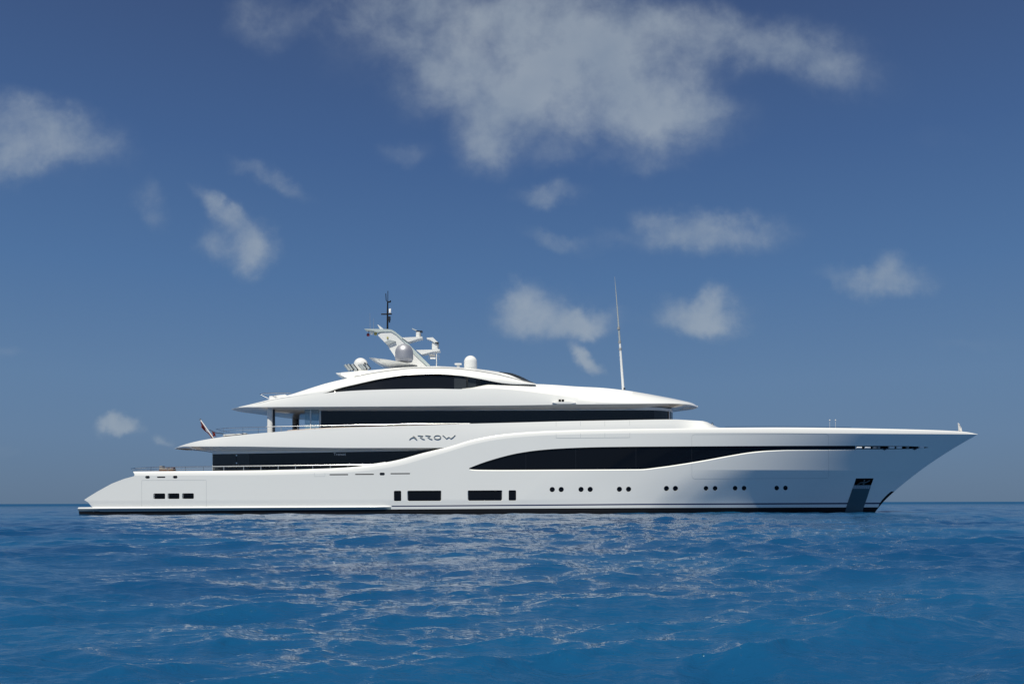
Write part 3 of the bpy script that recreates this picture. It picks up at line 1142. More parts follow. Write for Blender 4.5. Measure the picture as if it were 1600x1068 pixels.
wct = np.interp(fb, [724, 768, 830, 1000, 1091.5], [5.0, 4.9, 4.2, 3.6, 3.6]) * pl
s2 = W(fb, pchip(CT, fb), -wct)
fl = s1.copy(); fl[:, 1] *= 0.93; fl[:, 2] += 0.005
s2 = np.where(flat[:, None], fl, s2)
s15 = s1 * 0.5 + s2 * 0.5
s15[:, 2] += np.where(flat, 0, 0.06 * pl)
s3 = s2.copy(); s3[:, 1] *= 0.5; s3[:, 2] += np.where(flat, 0.0, 0.10)
s4 = s3.copy(); s4[:, 1] = 0; s4[:, 2] += np.where(flat, 0.0, 0.04)
sun_band = loft('sun_deck_band', [s0, sm_, s1, s15, s2, s3, s4], ['white'], yacht, sharp=26)
pxi = 381 + (fb - XA) * (1073 - 381) / (XF - XA)
pin = plan(pxi, 381, 1073, 90, 108, 2.1)
q0 = W(pxi, np.interp(pxi, [381, 400, 430, 480, 1000, 1040, 1073], [637.5, 637.5, 638.5, 639.6, 638.6, 637.8, 636.5]), -4.75 * pin)
q1 = q0.copy(); q1[:, 1] *= 0.985; q1[:, 2] += 0.03
q2 = q0.copy(); q2[:, 1] *= 0.97
q3 = q2.copy(); q3[:, 1] = 0
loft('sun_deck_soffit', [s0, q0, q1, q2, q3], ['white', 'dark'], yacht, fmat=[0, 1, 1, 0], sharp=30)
seam_pts = W(fb, pchip(C0, fb) - 0.3, -(W5 + 0.0) * pl)

# ---- arch
AL = [(362, 636.8), (400, 629.2), (433, 621.5), (480, 615.3), (505, 612.8), (530, 605.2), (560, 598.2), (600, 589.8), (640, 584.4), (677.5, 583.2), (715, 585.6), (752.5, 591.6), (771, 595.3), (790, 598.5), (812, 600.2), (838, 600.6)]
AT = [(362, 636.5), (385, 631.3), (416, 624.0), (453, 614.8), (485, 605), (510, 597.5), (547, 588.9), (585, 581.6), (620, 576.9), (650, 574.4), (690, 574.4), (724, 576.6), (771, 583.5), (809, 592.5), (838, 600.2)]
fc = np.linspace(374, 838, 150)
plc = plan(fc, XA, XF, 95, 118, 2.1)
wl_ = (W5 - 0.15) * plc * np.interp(fc, [374, 505, 560, 780, 838], [1, 1, 0.93, 0.93, 0.86])
wt_ = wl_ - np.interp(fc, [374, 430, 520, 700, 838], [0.10, 0.35, 0.6, 0.75, 0.25])
al = W(fc, pchip(AL, fc), -wl_)
at = W(fc, np.minimum(pchip(AT, fc), pchip(AL, fc) - 0.1), -wt_)
am = al * 0.5 + at * 0.5; am[:, 1] -= 0.12 * np.interp(fc, [374, 440], [0.2, 1]); am[:, 2] += 0.04
am0 = al * 0.8 + at * 0.2; am0[:, 1] -= 0.085 * np.interp(fc, [374, 440], [0.2, 1])
am2 = al * 0.2 + at * 0.8; am2[:, 1] -= 0.07 * np.interp(fc, [374, 440], [0.2, 1]); am2[:, 2] += 0.02
at2 = at.copy(); at2[:, 1] += 0.15; at2[:, 2] -= 0.05
ali = al.copy(); ali[:, 1] += np.interp(fc, [374, 505, 530, 800, 838], [0.0, 0.02, 0.22, 0.22, 0.02])
arc_c = at2.copy(); arc_c[:, 1] = 0
arch = loft('sun_deck_arch', [ali, al, am0, am, am2, at, at2, arc_c], ['white'], yacht, sharp=35)
# glazing under the arch
kg = (fc > 507) & (fc < 800)
fg = fc[kg]
gt = ali[kg] + np.array([0, 0.0, 0.03])
c1g = W(fg, np.minimum(pchip(np.array(C1), fg), 700), -(W5 - 0.15) * 0.965)
sill = W(fg, np.interp(fg, [505, 724, 731, 768, 800], [0, 0, 0, 0, 0]) + np.where(fg < 731, pchip(C1, fg), pchip(CT, fg)), -np.where(fg < 731, (W5 - 0.15) - 0.12, 4.85))
sill[:, 2] -= 0.10
for i, (a_, b_) in enumerate(((507, 540), (540, 585), (585, 637), (637, 712), (712, 746), (746, 800))):
    kk = (fg >= a_ - 3.2) & (fg <= b_ + 0.1)
    loft('arch_window', [gt[kk], sill[kk]], ['glass' if i != 4 else 'glass2'], arch, mirror=False, sharp=30)
loft('arch_backing', [gt + np.array([0, 0.1, 0]), sill + np.array([0, 0.1, 0])], ['black'], arch)

# ---- mound over the arch with windscreen and aft wing
MT = [(526, 581.2), (545, 579.6), (585, 576.8), (620, 573.4), (650, 571.8), (680, 571.2), (724, 573.6), (760, 577.5), (785, 581.3), (799, 583), (809, 586.2), (818, 590), (827.5, 595), (838, 599.6)]
MBt = [(526, 582.0), (535, 585.5), (545, 589.4), (553, 588.6), (585, 581.9), (620, 577.2), (650, 574.8), (690, 574.8), (724, 577), (771, 583.9), (809, 592.9), (838, 600.4)]
fd = np.linspace(526, 838, 120)
pw = np.interp(fd, [526, 534, 560, 780, 838], [2.6, 3.6, 4.05, 4.05, 3.4])
m0 = W(fd, pchip(MBt, fd), -(pw + 0.05))
m1 = W(fd, np.minimum(pchip(MT, fd), pchip(MBt, fd) - 0.1), -(pw - np.interp(fd, [526, 600, 760, 838], [0.05, 0.45, 0.6, 0.4])))
m0i = m0.copy(); m0i[:, 1] *= 0.6; m0i[:, 2] -= 0.05
m0c = m0i.copy(); m0c[:, 1] = 0
m2 = m1.copy(); m2[:, 1] *= 0.5; m2[:, 2] += 0.10
m3 = m2.copy(); m3[:, 1] = 0; m3[:, 2] += 0.04
mound = loft('sun_deck_roof', [m0c, m0i, m0, m1, m2, m3], ['white'], yacht, sharp=30)
g_ = MB()
kk = (fc > 552)
pts = [tuple(p + np.array([0, -0.02, 0.02])) for p in at[kk]]
g_.tube(pts, 0.028, 6)
g_.build('roof_groove', 'groove', mound)
kk = fd > 778
t_ = np.clip((fd[kk] - 778) / 40, 0, 1)[:, None]
wa = m1[kk] + np.array([0, -0.035, 0.025])
wbm = (m1[kk] * (1 - 0.75 * t_) + m0[kk] * 0.75 * t_) + np.array([0, -0.04, 0.015])
loft('windscreen', [wbm, wa], ['glass2'], mound, mirror=True)
mb = MB()
for px_ in np.arange(800, 833, 6.5):
    j = int(np.argmin(abs(fd - px_)))
    mb.tube([m0[j] * 0.3 + m1[j] * 0.7 + np.array([0, -0.06, 0.03]), m1[j] + np.array([0, -0.04, 0.05])], 0.015, 5)
mb.build('windscreen_bar', 'dark', mound)


# ---- rails
def rail(name, pts, parent, r=0.028, posts=None, pz=None, mat='rail', lower=None):
    e_ = empty(name, (0, 0, 0), parent)
    mb = MB()
    mb.tube([tuple(p) for p in pts], r, 8)
    mb.build('handrail', mat, e_)
    if lower is not None:
        mb = MB()
        mb.tube([tuple(p) for p in lower], r * 0.45, 6)
        mb.build('wire', mat, e_)
    if posts:
        for (p, zbot) in posts:
            mb = MB()
            mb.tube([(p[0], p[1], zbot), (p[0], p[1], p[2])], r * 0.7, 6)
            mb.build('post', mat, e_)
    return e_


def z_at(row, x):
    return float(np.interp(x, row[:, 0], row[:, 2]))


rp = np.linspace(332, 603, 60)
ry_ = np.interp(rp, [332, 603], [726.2, 724.2])
yb = np.interp(rp, cx_, upp[:, 1]) + 0.10
main_rail = W(rp, np.minimum(ry_, pchip(E_UP, rp) - 0.2), yb)
posts = []
for px_ in (350, 381, 408, 435, 462, 489, 516.3, 543.6, 571):
    y_ = float(np.interp(px_, cx_, upp[:, 1])) + 0.10
    p = W(px_, np.interp(px_, [332, 603], [726.2, 724.2]), y_)
    posts.append((p, z_at(upp, p[0]) - 0.05))
rail('deck_rail', main_rail, yacht, 0.042, posts)
# aft part of that rail: dull grey, turning across the stern
ap_ = [W(334, 726.3, -5.75), W(280, 726.6, -5.7), W(235, 727.2, -5.6), W(212, 728.2, -5.2), W(205, 729, -4.2)]
full = [tuple(a) for a in ap_] + [(a[0], -a[1], a[2]) for a in ap_[::-1]]
lowr = [(a[0] + 0.1, a[1], a[2] - 0.18) for a in full]
rail('stern_rail', full, yacht, 0.03, [(W(px_, 727, -5.65), 3.5) for px_ in (236, 262, 290, 318)], lower=lowr, mat='steel')
rp = np.linspace(417, 735, 60)
ub = np.interp(rp, fa, rT[:, 1]) + 0.08
ur = W(rp, np.minimum(np.interp(rp, [417, 499, 660, 735], [664.6, 663.3, 661.2, 660.9]), 999), ub)
posts = []
for px_ in (440, 466, 492, 519, 546.5, 574, 601.5):
    y_ = float(np.interp(px_, fa, rT[:, 1])) + 0.08
    p = W(px_, np.interp(px_, [417, 499, 660, 735], [664.6, 663.3, 661.2, 660.9]), y_)
    posts.append((p, z_at(rT, p[0]) - 0.05))
rail('deck_rail', ur, yacht, 0.034, posts)
ap_ = [W(420, 664.8, -5.6), W(380, 665.6, -5.5), W(352, 666.6, -5.2), W(338, 668, -4.2)]
full = [tuple(a) for a in ap_] + [(a[0], -a[1], a[2]) for a in ap_[::-1]]
lowr = [(a[0] + 0.05, a[1], a[2] - 0.22) for a in full]
rail('aft_rail', full, yacht, 0.02, [(W(px_, 666, -5.45), 6.2) for px_ in (350, 380, 404)], lower=lowr, mat='steel')
# sun deck aft rail loop
ap_ = [W(455, 612.3, -4.5), W(430, 612.0, -4.4), W(412, 612.4, -4.0), W(407, 613.6, -3.2)]
full = [tuple(a) for a in ap_] + [(a[0], -a[1], a[2]) for a in ap_[::-1]]
brace = [W(407, 613.8, -3.2), W(421, 621, -3.4)]
rail('sun_deck_rail', full, yacht, 0.03, [(W(432, 612.2, -4.4), 10.0)], mat='steel', lower=brace)
mb = MB()
prism_px(mb, [(421.5, 616.8), (446, 614.2), (450, 616.2), (436, 621.5), (421.5, 624)], -4.2, -2.0)
mb.build('deck_locker', 'cloth', yacht)
# coaming piece aft on upper deck, brown strip in the gap below it
mb = MB()
prism_px(mb, [(349, 676.3), (384, 674.2), (384.5, 675.6), (352, 678.4), (349, 679)], -5.2, -4.6)
prism_px(mb, [(352, 678.5), (384, 675.6), (384, 677.4), (352, 680.4)], -5.15, -4.65, 1)
mb.build('coaming_cap', ['white', 'brown'], yacht)
# wooden caprail strip along upper band
kk = (fa > 448) & (fa < 733)
mb = MB()
mb.tube([tuple(p + np.array([0, 0.16, 0.035])) for p in rT[kk]], 0.045, 6)
mb.build('cap_rail', 'brown', yacht)

# foredeck fittings
mb = MB()
for px_ in (1297, 1306):
    mb.tube([W(px_, 671, -1.5), W(px_, 659.5, -1.5)], 0.012, 6)
    mb.box(W(px_, 658.2, -1.5), (0.11, 0.11, 0.10), bev=0.03)
mb.build('foredeck_light', 'white', yacht)
mb = MB()
mb.tube([W(1133, 667.9, -5.2), W(1200, 667.7, -4.9), W(1270, 668.4, -4.4), W(1330, 669.6, -3.6)], 0.014, 5)
mb.build('safety_line', 'steel', yacht)
mb = MB()
for px_ in (1113.5,):
    p = W(px_, 664.5, -4.2)
    mb.box(p, (0.12, 0.5, 0.22), bev=0.03)
    mb.tube([p, p + np.array([0, 0, 0.22])], 0.03, 6)
mb.build('cleat', 'steel', yacht)
# shelf with cameras on the sun deck shoulder
mb = MB()
prism_px(mb, [(864, 629.0), (874, 627.6), (890, 627.6), (901, 629.6), (893, 631), (872, 631)], -6.0, -5.45)
sh = mb.build('camera_shelf', 'white', yacht)
mb = MB()
for px_ in (875.4, 880.2):
    p = W(px_, 626.0, -5.8)
    mb.box(p, (0.20, 0.22, 0.20), bev=0.05)
mb.build('deck_camera', 'black', sh)
# fold-out bulwark door seams in the band
def flat_seam(pts, name, parent, rowset):
    mb = MB()
    for a, b_ in zip(pts[:-1], pts[1:]):
        nn_ = max(2, int(math.hypot(a[0] - b_[0], a[1] - b_[1]) / 6))
        pp = []
        for k in range(nn_ + 1):
            px_, py_ = a[0] + (b_[0] - a[0]) * k / nn_, a[1] + (b_[1] - a[1]) * k / nn_
            y = -5.9
            for _ in range(12):
                w = W(px_, py_, y)
                zl = [z_at(r, w[0]) for r in rowset]
                yl = [float(np.interp(w[0], r[:, 0], r[:, 1])) for r in rowset]
                y = float(np.interp(w[2], zl, yl))
            pp.append(w + np.array([0, -0.004, 0]))
        mb.tube(pp, 0.009, 5)
    return mb.build(name, 'seam', parent)


rowset = [SP(cx_, pchip(E_LOW, cx_) + 12), lowp, mid1, mid2, upp, rM, rT]
rowset = [r[np.argsort(r[:, 0])] for r in rowset]
fd_ = empty('fold_out_balcony', (0, 0, 0), yacht)
flat_seam([(869.5, 684.3), (984.5, 683.8), (984.5, 657.4)], 'panel_outline', fd_, rowset)
flat_seam([(869.5, 684.3), (869.5, 659)], 'panel_outline', fd_, rowset)
flat_seam([(907.5, 684), (907.5, 658.6)], 'panel_outline', fd_, rowset)
flat_seam([(945.5, 684), (945.5, 658)], 'panel_outline', fd_, rowset)

# ---- name letters: raised strokes on the band
letters = [
    [[(640.2, 685.5), (643, 683), (646, 681.9), (648.6, 683), (652.0, 685.7)], [(645.5, 680.4), (647.8, 680.6), (650.5, 683.2)]],
    [[(653.2, 679.3), (657, 679.4), (661.2, 679.9), (659.6, 681.4), (657.0, 682.0), (659.6, 684.0), (663.8, 685.2)]],
    [[(665.0, 679.3), (669, 679.4), (673.0, 679.9), (671.4, 681.4), (668.8, 682.0), (671.6, 684.0), (675.8, 685.2)]],
    [[(684 + 5.3 * math.cos(a), 682.1 + 3.0 * math.sin(a)) for a in np.linspace(0, 2 * math.pi, 17)]],
    [[(692.2, 679.0), (695.2, 681.2), (698.2, 684.2), (702.0, 681.6), (705.0, 684.2), (708.5, 682), (711.8, 678.8)]],
]
rs2 = [r[np.argsort(r[:, 0])] for r in (rB, rM, rT)]
plate_e = empty('name_lettering', (0, 0, 0), band)
for l in letters:
    mb = MB()
    for s in l:
        pp = []
        for (px_, py_) in s:
            y = -5.9
            for _ in range(12):
                w = W(px_, py_, y)
                y = float(np.interp(w[2], [z_at(r, w[0]) for r in rs2], [float(np.interp(w[0], r[:, 0], r[:, 1])) for r in rs2]))
            pp.append(w + np.array([0, -0.03, 0]))
        mb.tube(pp, 0.036, 6)
    o = mb.build('letter', 'grey', plate_e)

# ---- mast
mast = empty('radar_mast', tuple(W(640, 571, 0)), yacht)
mo = np.array(mast.location)


def mpart(mb, name, mats, parent=mast, sharp=50):
    o = mb.build(name, mats, None, sharp)
    inv = Vector(mo)
    o.data.transform(__import__('mathutils').Matrix.Translation(-inv))
    o.parent = mast
    if parent is not mast:
        o.data.transform(__import__('mathutils').Matrix.Identity(4))
        o.parent = parent
    return o


mb = MB()
prism_px(mb, [(591.5, 522.5), (597, 518.6), (607, 515.8), (613, 516.6), (622, 522.5), (634, 534), (646, 549.5), (656, 560), (667, 571), (626, 573), (617, 554.5), (605, 536.5)], -0.42, 0.42)
mpart(mb, 'mast_leg', 'white')
mb = MB()
prism_px(mb, [(570.5, 512.4), (585, 512.6), (607, 513), (613.5, 514), (619, 517.4), (629, 525.6), (650, 547), (673, 570), (668, 571), (655, 559), (645, 549), (632, 533), (620, 521.5), (612, 516.8), (604, 517), (590, 517.4), (583, 515), (571, 513.3)], -0.48, 0.48)
mpart(mb, 'mast_front_edge', 'trim')
mb = MB()
prism_px(mb, [(590.8, 505.6), (593, 506.5), (600.6, 513), (595, 513)], -0.1, 0.1)
mpart(mb, 'mast_fin', 'white')
mb = MB()
prism_px(mb, [(601.5, 533.2), (610, 529.6), (619.5, 532), (606.5, 537)], -0.6, -0.42)
mpart(mb, 'mast_bracket', 'seam')
mb = MB()
p = W(606.8, 526.6, -0.45)
mb.box(p, (0.14, 0.06, 0.16))
mpart(mb, 'mast_port', 'yellow')
# arms
for (a_, ped, nm) in (([(629, 526.3), (655, 525.2), (661, 525.0), (661, 526.8), (653, 528.7), (638.5, 533.2)], ((651.5, 518.3), (658.5, 526)), 0),
                      ([(651, 545.7), (676, 545.3), (688, 544.8), (688, 547), (676, 549), (659.5, 552.8)], ((676.3, 535), (686, 545.4)), 1)):
    mb = MB()
    prism_px(mb, a_, -0.55, 0.55)
    arm = mpart(mb, 'radar_arm', 'white')
    mb = MB()
    pa_, pb_ = W(ped[0][0], ped[0][1], 0), W(ped[1][0], ped[1][1], 0)
    c_ = (pa_ + pb_) / 2
    w_ = pb_[0] - pa_[0]; h_ = pa_[2] - pb_[2]
    mb.box(c_, (w_, 0.5, h_), bev=0.08)
    mb.box((pb_[0] - 0.03, 0, pa_[2] - 0.1 - 0.14), (0.10, 0.55, 0.3), 1)
    mpart(mb, 'radar_pedestal', ['white', 'groove'])
mb = MB()
q0_, q1_ = W(645.5, 512.8, 0.8), W(655.5, 517.4, -0.2)
mb.tube([q0_, q1_], 0.05, 8)
mb.box(W(656.6, 517.4, 0), (0.55, 0.5, 0.12), 1)
mpart(mb, 'radar_scanner', ['seam', 'dark'])
mb = MB()
prism_px(mb, [(668, 526.6), (677.6, 526.2), (679, 527.8), (686.4, 534.6), (681.5, 535.2), (674, 530.5), (668, 528.4)], -0.35, 0.35)
mb.box(W(684, 535.3, -0.1), (0.30, 0.5, 0.1), 1)
mpart(mb, 'radar_scanner', ['white', 'dark'])
mb = MB()
mb.box(W(677, 554.6, -0.5), (0.5, 0.3, 0.2), 1)
mb.box(W(677.5, 558.8, -0.5), (0.46, 0.3, 0.12), 0)
mb.tube([W(672, 553, -0.5), W(671, 560, -0.5)], 0.02, 6, 1)
mb.tube([W(686.5, 553, -0.5), W(687.5, 561, -0.5)], 0.02, 6, 1)
mb.tube([W(683.4, 547, -0.4), W(683.0, 572, -0.4)], 0.045, 8, 2)
mpart(mb, 'camera_cluster', ['cloth', 'groove', 'white'])
# top pole
mb = MB()
mb.tube([W(606.7, 513.5, 0), W(606.9, 489, 0), W(607.2, 470, 0)], 0.085, 10, r2=0.06)
mpart(mb, 'antenna_pole', 'black')
mb = MB()
mb.tube([W(597, 489.7, 0), W(613.6, 489.6, 0)], 0.06, 8)
mpart(mb, 'crossbar', 'black')
mb = MB()
mb.tube([W(607.2, 470.5, 0), W(604.8, 468, 0), W(604.3, 457.5, 0)], 0.035, 6)
mb.tube([W(607.4, 470, 0), W(607.6, 453.5, 0)], 0.028, 6)
mb.tube([W(608, 470.6, 0), W(611.4, 470.6, 0), W(611.4, 468.5, 0)], 0.07, 8)
mpart(mb, 'aerial', 'black')
mb = MB()
c_ = W(610.8, 484.8, 0)
mb.lathe(c_, [(0, -0.2), (0.1, -0.18), (0.1, 0.16), (0.06, 0.2), (0, 0.2)], 14)
mpart(mb, 'navigation_light', 'cloth')
mb = MB()
c_ = W(609.6, 496.5, -0.05)
mb.box(c_, (0.22, 0.25, 0.34), bev=0.05)
mb.box(W(609.8, 501, -0.05), (0.12, 0.2, 0.2), bev=0.03)
mpart(mb, 'horn', 'dark')
mb = MB()
mb.lathe(W(576.4, 521.8, 0.2), [(0, -0.14), (0.12, -0.12), (0.15, 0), (0.1, 0.12), (0, 0.13)], 14)
mb.tube([W(577, 513, 0.2), W(576.5, 519.5, 0.2)], 0.02, 6)
mpart(mb, 'red_light', 'redlamp')
mb = MB()
mb.box(W(582, 519.6, 0), (0.26, 0.24, 0.16), bev=0.04)
mb.box(W(588, 520.4, 0), (0.24, 0.24, 0.22), 1, bev=0.04)
mpart(mb, 'mast_spotlight', ['cloth', 'yellow'])
for px_, top_ in ((579.6, 488), (585.3, 496)):
    mb = MB()
    mb.tube([W(px_, 512.8, 0.6), W(px_ - 0.2, top_, 0.6)], 0.014, 5, r2=0.008)
    mpart(mb, 'whip_antenna', 'groove')
# radome wing
wx = np.linspace(578, 652, 24)
wy_t = pchip([(578, 557.2), (600, 559.8), (618, 562.6), (640, 566.5), (652, 569)], wx)
wy_b = pchip([(578, 557.8), (588, 562.6), (600, 567.4), (612, 570.8), (640, 571.5), (652, 571.6)], wx)
ww = 3.0 * (1 - (1 - np.clip((wx - 577) / 40, 0, 1)) ** 2) ** 0.5
A = W(wx, wy_t, -ww); B = W(wx, wy_b, -ww * 0.72)
A2 = A.copy(); A2[:, 1] = 0
B2 = B.copy(); B2[:, 1] = 0
loft('radome_wing', [A2, A, A * 0.5 + B * 0.5 + np.array([0, -0.04, 0]), B, B2], ['white'], yacht, sharp=40)


def dome(name, px0, px1, pyt, pyb, y, mat, base=0.16, neck=True):
    a, b_ = W(px0, pyb, y), W(px1, pyb, y)
    r = (b_[0] - a[0]) / 2
    h = float(W(px0, pyt, y)[2] - a[2])
    cx, cz = (a[0] + b_[0]) / 2, a[2]
    prof = [(0, 0), (r * 0.9, 0), (r * 0.93, h * 0.08), (r * 0.985, h * 0.12), (r, h * 0.2)]
    hh = h - r * 0.98
    prof += [(r, max(h * 0.3, hh))]
    z0 = max(h * 0.3, hh)
    for k in range(1, 13):
        t = math.pi / 2 * k / 12
        prof.append((r * math.cos(t), z0 + (h - z0) * math.sin(t)))
    mb = MB()
    mb.lathe((cx, y, cz), prof, 40)
    return mb.build(name, mat, yacht, sharp=60)


dome('satellite_dome', 618.4, 646.6, 536.3, 564.2, -2.2, 'silver')
dome('satellite_dome', 618.4 + 7, 646.6 + 2, 541, 566, 2.2, 'silver')
dome('satellite_dome', 726.0, 746.4, 555.0, 578, -2.3, 'white')
dome('satellite_dome', 553.6, 575.6, 557.8, 582, -1.2, 'white')
mb = MB()
mb.box(W(717, 568.2, -1.8), (0.6, 0.5, 0.10))
mb.box(W(717, 570.6, -1.8), (0.25, 0.3, 0.22))
mb.build('roof_hatch', 'white', yacht)
# exhaust tubes
ex = empty('exhaust_stack', (0, 0, 0), yacht)
for (xa_, ya_, xb_, yb_, m_) in ((539.8, 568.6, 547.2, 577.5, 0), (544.5, 568.0, 551.2, 577.0, 0), (550.4, 568.0, 557.8, 577, 0), (561.5, 568.2, 568.4, 575.6, 1), (565.6, 568.2, 572, 575.6, 1), (571.2, 567.2, 577.4, 575, 1)):
    mb = MB()
    mb.tube([W(xa_, ya_, -2.6), W(xb_, yb_, -2.6)], 0.11, 12, 0)
    p = W(xa_, ya_, -2.6); q = W(xb_, yb_, -2.6)
    mb.tube([p + np.array([0.13, 0.05, 0.0]), q + np.array([0.13, 0.05, 0.0])], 0.09, 10, 1)
    mb.build('exhaust_pipe', ['seam', 'dark'], ex)
mb = MB()
mb.lathe(W(571.3, 566.2, -2.75), [(0, -0.08), (0.06, -0.05), (0.08, 0), (0.06, 0.05), (0, 0.08)], 12)
mb.build('exhaust_cap', 'black', ex)

# forward whip antenna
fw = empty('forward_antenna', (0, 0, 0), yacht)
mb = MB()
mb.tube([W(974.6, 609.5, 0), W(969.6, 535, 0)], 0.125, 12, r2=0.095)
mb.build('antenna_base', 'white', fw)
mb = MB()
mb.tube([W(969.6, 535, 0), W(967.2, 500, 0), W(964.4, 462, 0), W(962.0, 433, 0)], 0.095, 10, r2=0.012)
mb.build('antenna_whip', 'seam', fw)
mb = MB()
for py_ in (513.5, 535, 546):
    t = (609.5 - py_) / (609.5 - 433)
    p = W(974.6 - 12.4 * t, py_, 0)
    mb.tube([p - np.array([0, 0, 0.1]), p + np.array([0, 0, 0.1])], 0.13, 10)
mb.build('antenna_ferrule', 'groove', fw)
mb = MB()
mb.box(W(976.3, 607.8, -0.1), (0.16, 0.2, 0.14), bev=0.03)
mb.build('antenna_clamp', 'dark', fw)


# ------------------------------------------------------------------ flags, cushions
def thing(mb, name, mats, label, cat):
    o = mb.build(name, mats, None)
    v = np.empty(len(o.data.vertices) * 3); o.data.vertices.foreach_get('co', v)
    v = v.reshape(-1, 3)
    c = np.array([v[:, 0].mean(), v[:, 1].mean(), v[:, 2].min()])
    o.data.transform(__import__('mathutils').Matrix.Translation(Vector(-c)))
    o.location = c
    tag(o, label, cat)
    return o


st = empty('ensign_staff', (0, 0, 0), yacht)
mb = MB()
P0, P1 = W(334.5, 683, 0), W(313.5, 653, 0)
mb.tube([P0, P1], 0.05, 8)
mb.build('pole', 'cloth', st)
mb = MB()
mb.lathe(P1, [(0, -0.07), (0.08, 0), (0.05, 0.07), (0, 0.09)], 10)
mb.build('finial', 'dark', st)


def cloth(name, A_, B_, drop, folds, mats, label, cat, amp=0.12, split=None, yoff=-0.05):
    nu, nv = 24, 14
    vs, fs, fm_ = [], [], []
    for i in range(nu + 1):
        u = i / nu
        for j in range(nv + 1):
            v = j / nv
            p = np.array(A_) * (1 - u) + np.array(B_) * u + np.array(drop(u)) * v
            a = amp * (0.35 + v)
            p = p + np.array([a * 0.4 * math.sin(folds * v * 6 + u * 3), yoff + a * math.cos(folds * v * 7 + u * 4 + 0.6), 0.04 * math.sin(9 * u + 3 * v)])
            vs.append(tuple(p))
    for i in range(nu):
        for j in range(nv):
            fs.append((i * (nv + 1) + j, (i + 1) * (nv + 1) + j, (i + 1) * (nv + 1) + j + 1, i * (nv + 1) + j + 1))
            fm_.append(split(i / nu, j / nv) if split else 0)
    cc_ = np.mean(vs, 0)
    o = link_mesh(name, vs, fs, mats, None, fm_, sharp=80, origin=tuple(cc_))
    md = o.modifiers.new('thickness', 'SOLIDIFY')
    md.thickness = 0.012
    tag(o, label, cat)
    return o


flag_ = cloth('ensign_flag', W(314, 656, 0.05), W(331, 680, 0.05), lambda u: (0.12 + 0.15 * u, 0.0, -0.55 + 0.25 * u), 2.2, ['red', 'cloth'],
      'dark red ensign flag hanging folded from the slanted staff at the stern', 'flag', split=lambda u, v: 1 if (0.45 < u < 0.6 and v < 0.5) else 0)
fs_ = empty('flag_halyard', (0, 0, 0), yacht)
mb = MB()
mb.tube([W(328, 669, 0), W(338, 673.8, -1), W(349, 675.2, -2.5)], 0.035, 6)
mb.build('rope', 'dark', fs_)
fold_ = cloth('flag_tail', W(332, 672, 0.2), W(336.5, 673, 0.2), lambda u: (0.1, 0.0, -0.40), 2.0, ['red'], None, None, amp=0.06)
fold_.location = fold_.location - flag_.location
fold_.parent = flag_
mb = MB()
mb.tube([W(1498.6, 677.5, 0), W(1497.6, 663.5, 0)], 0.03, 6)
mb.build('jack_staff', 'cloth', yacht)
cloth('bow_flag', W(1497.8, 664.2, 0), W(1498.5, 675.5, 0), lambda u: (0.06 + 0.34 * u, 0.0, -0.10 - 0.04 * u), 1.3, ['cloth'],
      'small white flag drooping from the short staff at the bow tip', 'flag', amp=0.05)

# sun lounger on the aft deck
sl_ = empty('sun_lounger', tuple(W(262, 733, -4.2)))
tag(sl_, 'low lounger with brown frame and plum cushions on the aft main deck', 'lounger')
so_ = np.array(sl_.location)
for nm, bx_, mt in (('frame', [((0, 0, 0.05), (1.25, 0.7, 0.10))], 'brown'), ('mattress', [((0.0, 0, 0.17), (1.2, 0.66, 0.12))], 'beige'),
                    ('backrest', [((-0.45, 0, 0.32), (0.28, 0.62, 0.22))], 'beige'), ('cushion', [((0.05, 0, 0.29), (0.22, 0.4, 0.14))], 'purple'), ('cushion', [((0.5, -0.05, 0.27), (0.26, 0.4, 0.14))], 'purple')):
    mb = MB()
    for c_, s_ in bx_:
        mb.box(c_, s_, bev=0.05)
    mb.build(nm, mt, sl_)

# person? none visible; planter by far column
tl = empty('potted_plant', tuple(W(461, 671, 3.2)))
tag(tl, 'small dark potted plant beside the beige column on the aft upper deck', 'plant')
mb = MB(); mb.lathe((0, 0, 0), [(0, 0), (0.12, 0), (0.16, 0.3), (0.13, 0.3), (0, 0.28)], 14)
mb.build('pot', 'beige', tl)
mb = MB()
for k in range(40):
    a = random.uniform(0, 6.28); e_ = random.uniform(0.3, 1.4); r_l = random.uniform(0.18, 0.36)
    d = Vector((math.cos(a) * math.cos(e_), math.sin(a) * math.cos(e_), math.sin(e_))) * r_l
    s_ = d.cross(Vector((0, 0, 1))).normalized() * 0.03
    b0 = Vector((0, 0, 0.28))
    mb.add([b0, b0 + d * 0.5 + s_, b0 + d, b0 + d * 0.5 - s_], [(0, 1, 2, 3)])
M['leaf'] = new_mat('leaf_green', (0.03, 0.06, 0.02), 0.5, var=0.3)
mb.build('foliage', 'leaf', tl)


def split_loose(o):
    me = o.data
    bm = bmesh.new(); bm.from_mesh(me); bm.verts.ensure_lookup_table()
    seen, comps = set(), []
    for v in bm.verts:
        if v.index in seen:
            continue
        st_, c_ = [v], set()
        while st_:
            a = st_.pop()
            if a.index in c_:
                continue
            c_.add(a.index)
            st_ += [e.other_vert(a) for e in a.link_edges]
        seen |= c_
        comps.append(c_)
    bm.free()
    if len(comps) < 2:
        return
    for c_ in comps[1:] + comps[:1]:
        m2 = me.copy()
        b2 = bmesh.new(); b2.from_mesh(m2); b2.verts.ensure_lookup_table()
        bmesh.ops.delete(b2, geom=[v for v in b2.verts if v.index not in c_], context='VERTS')
        b2.to_mesh(m2); b2.free()
        if c_ is comps[0]:
            o.data = m2
        else:
            d = o.copy(); d.data = m2
            COL.objects.link(d)
            if o.parent:
                d.parent = o.parent


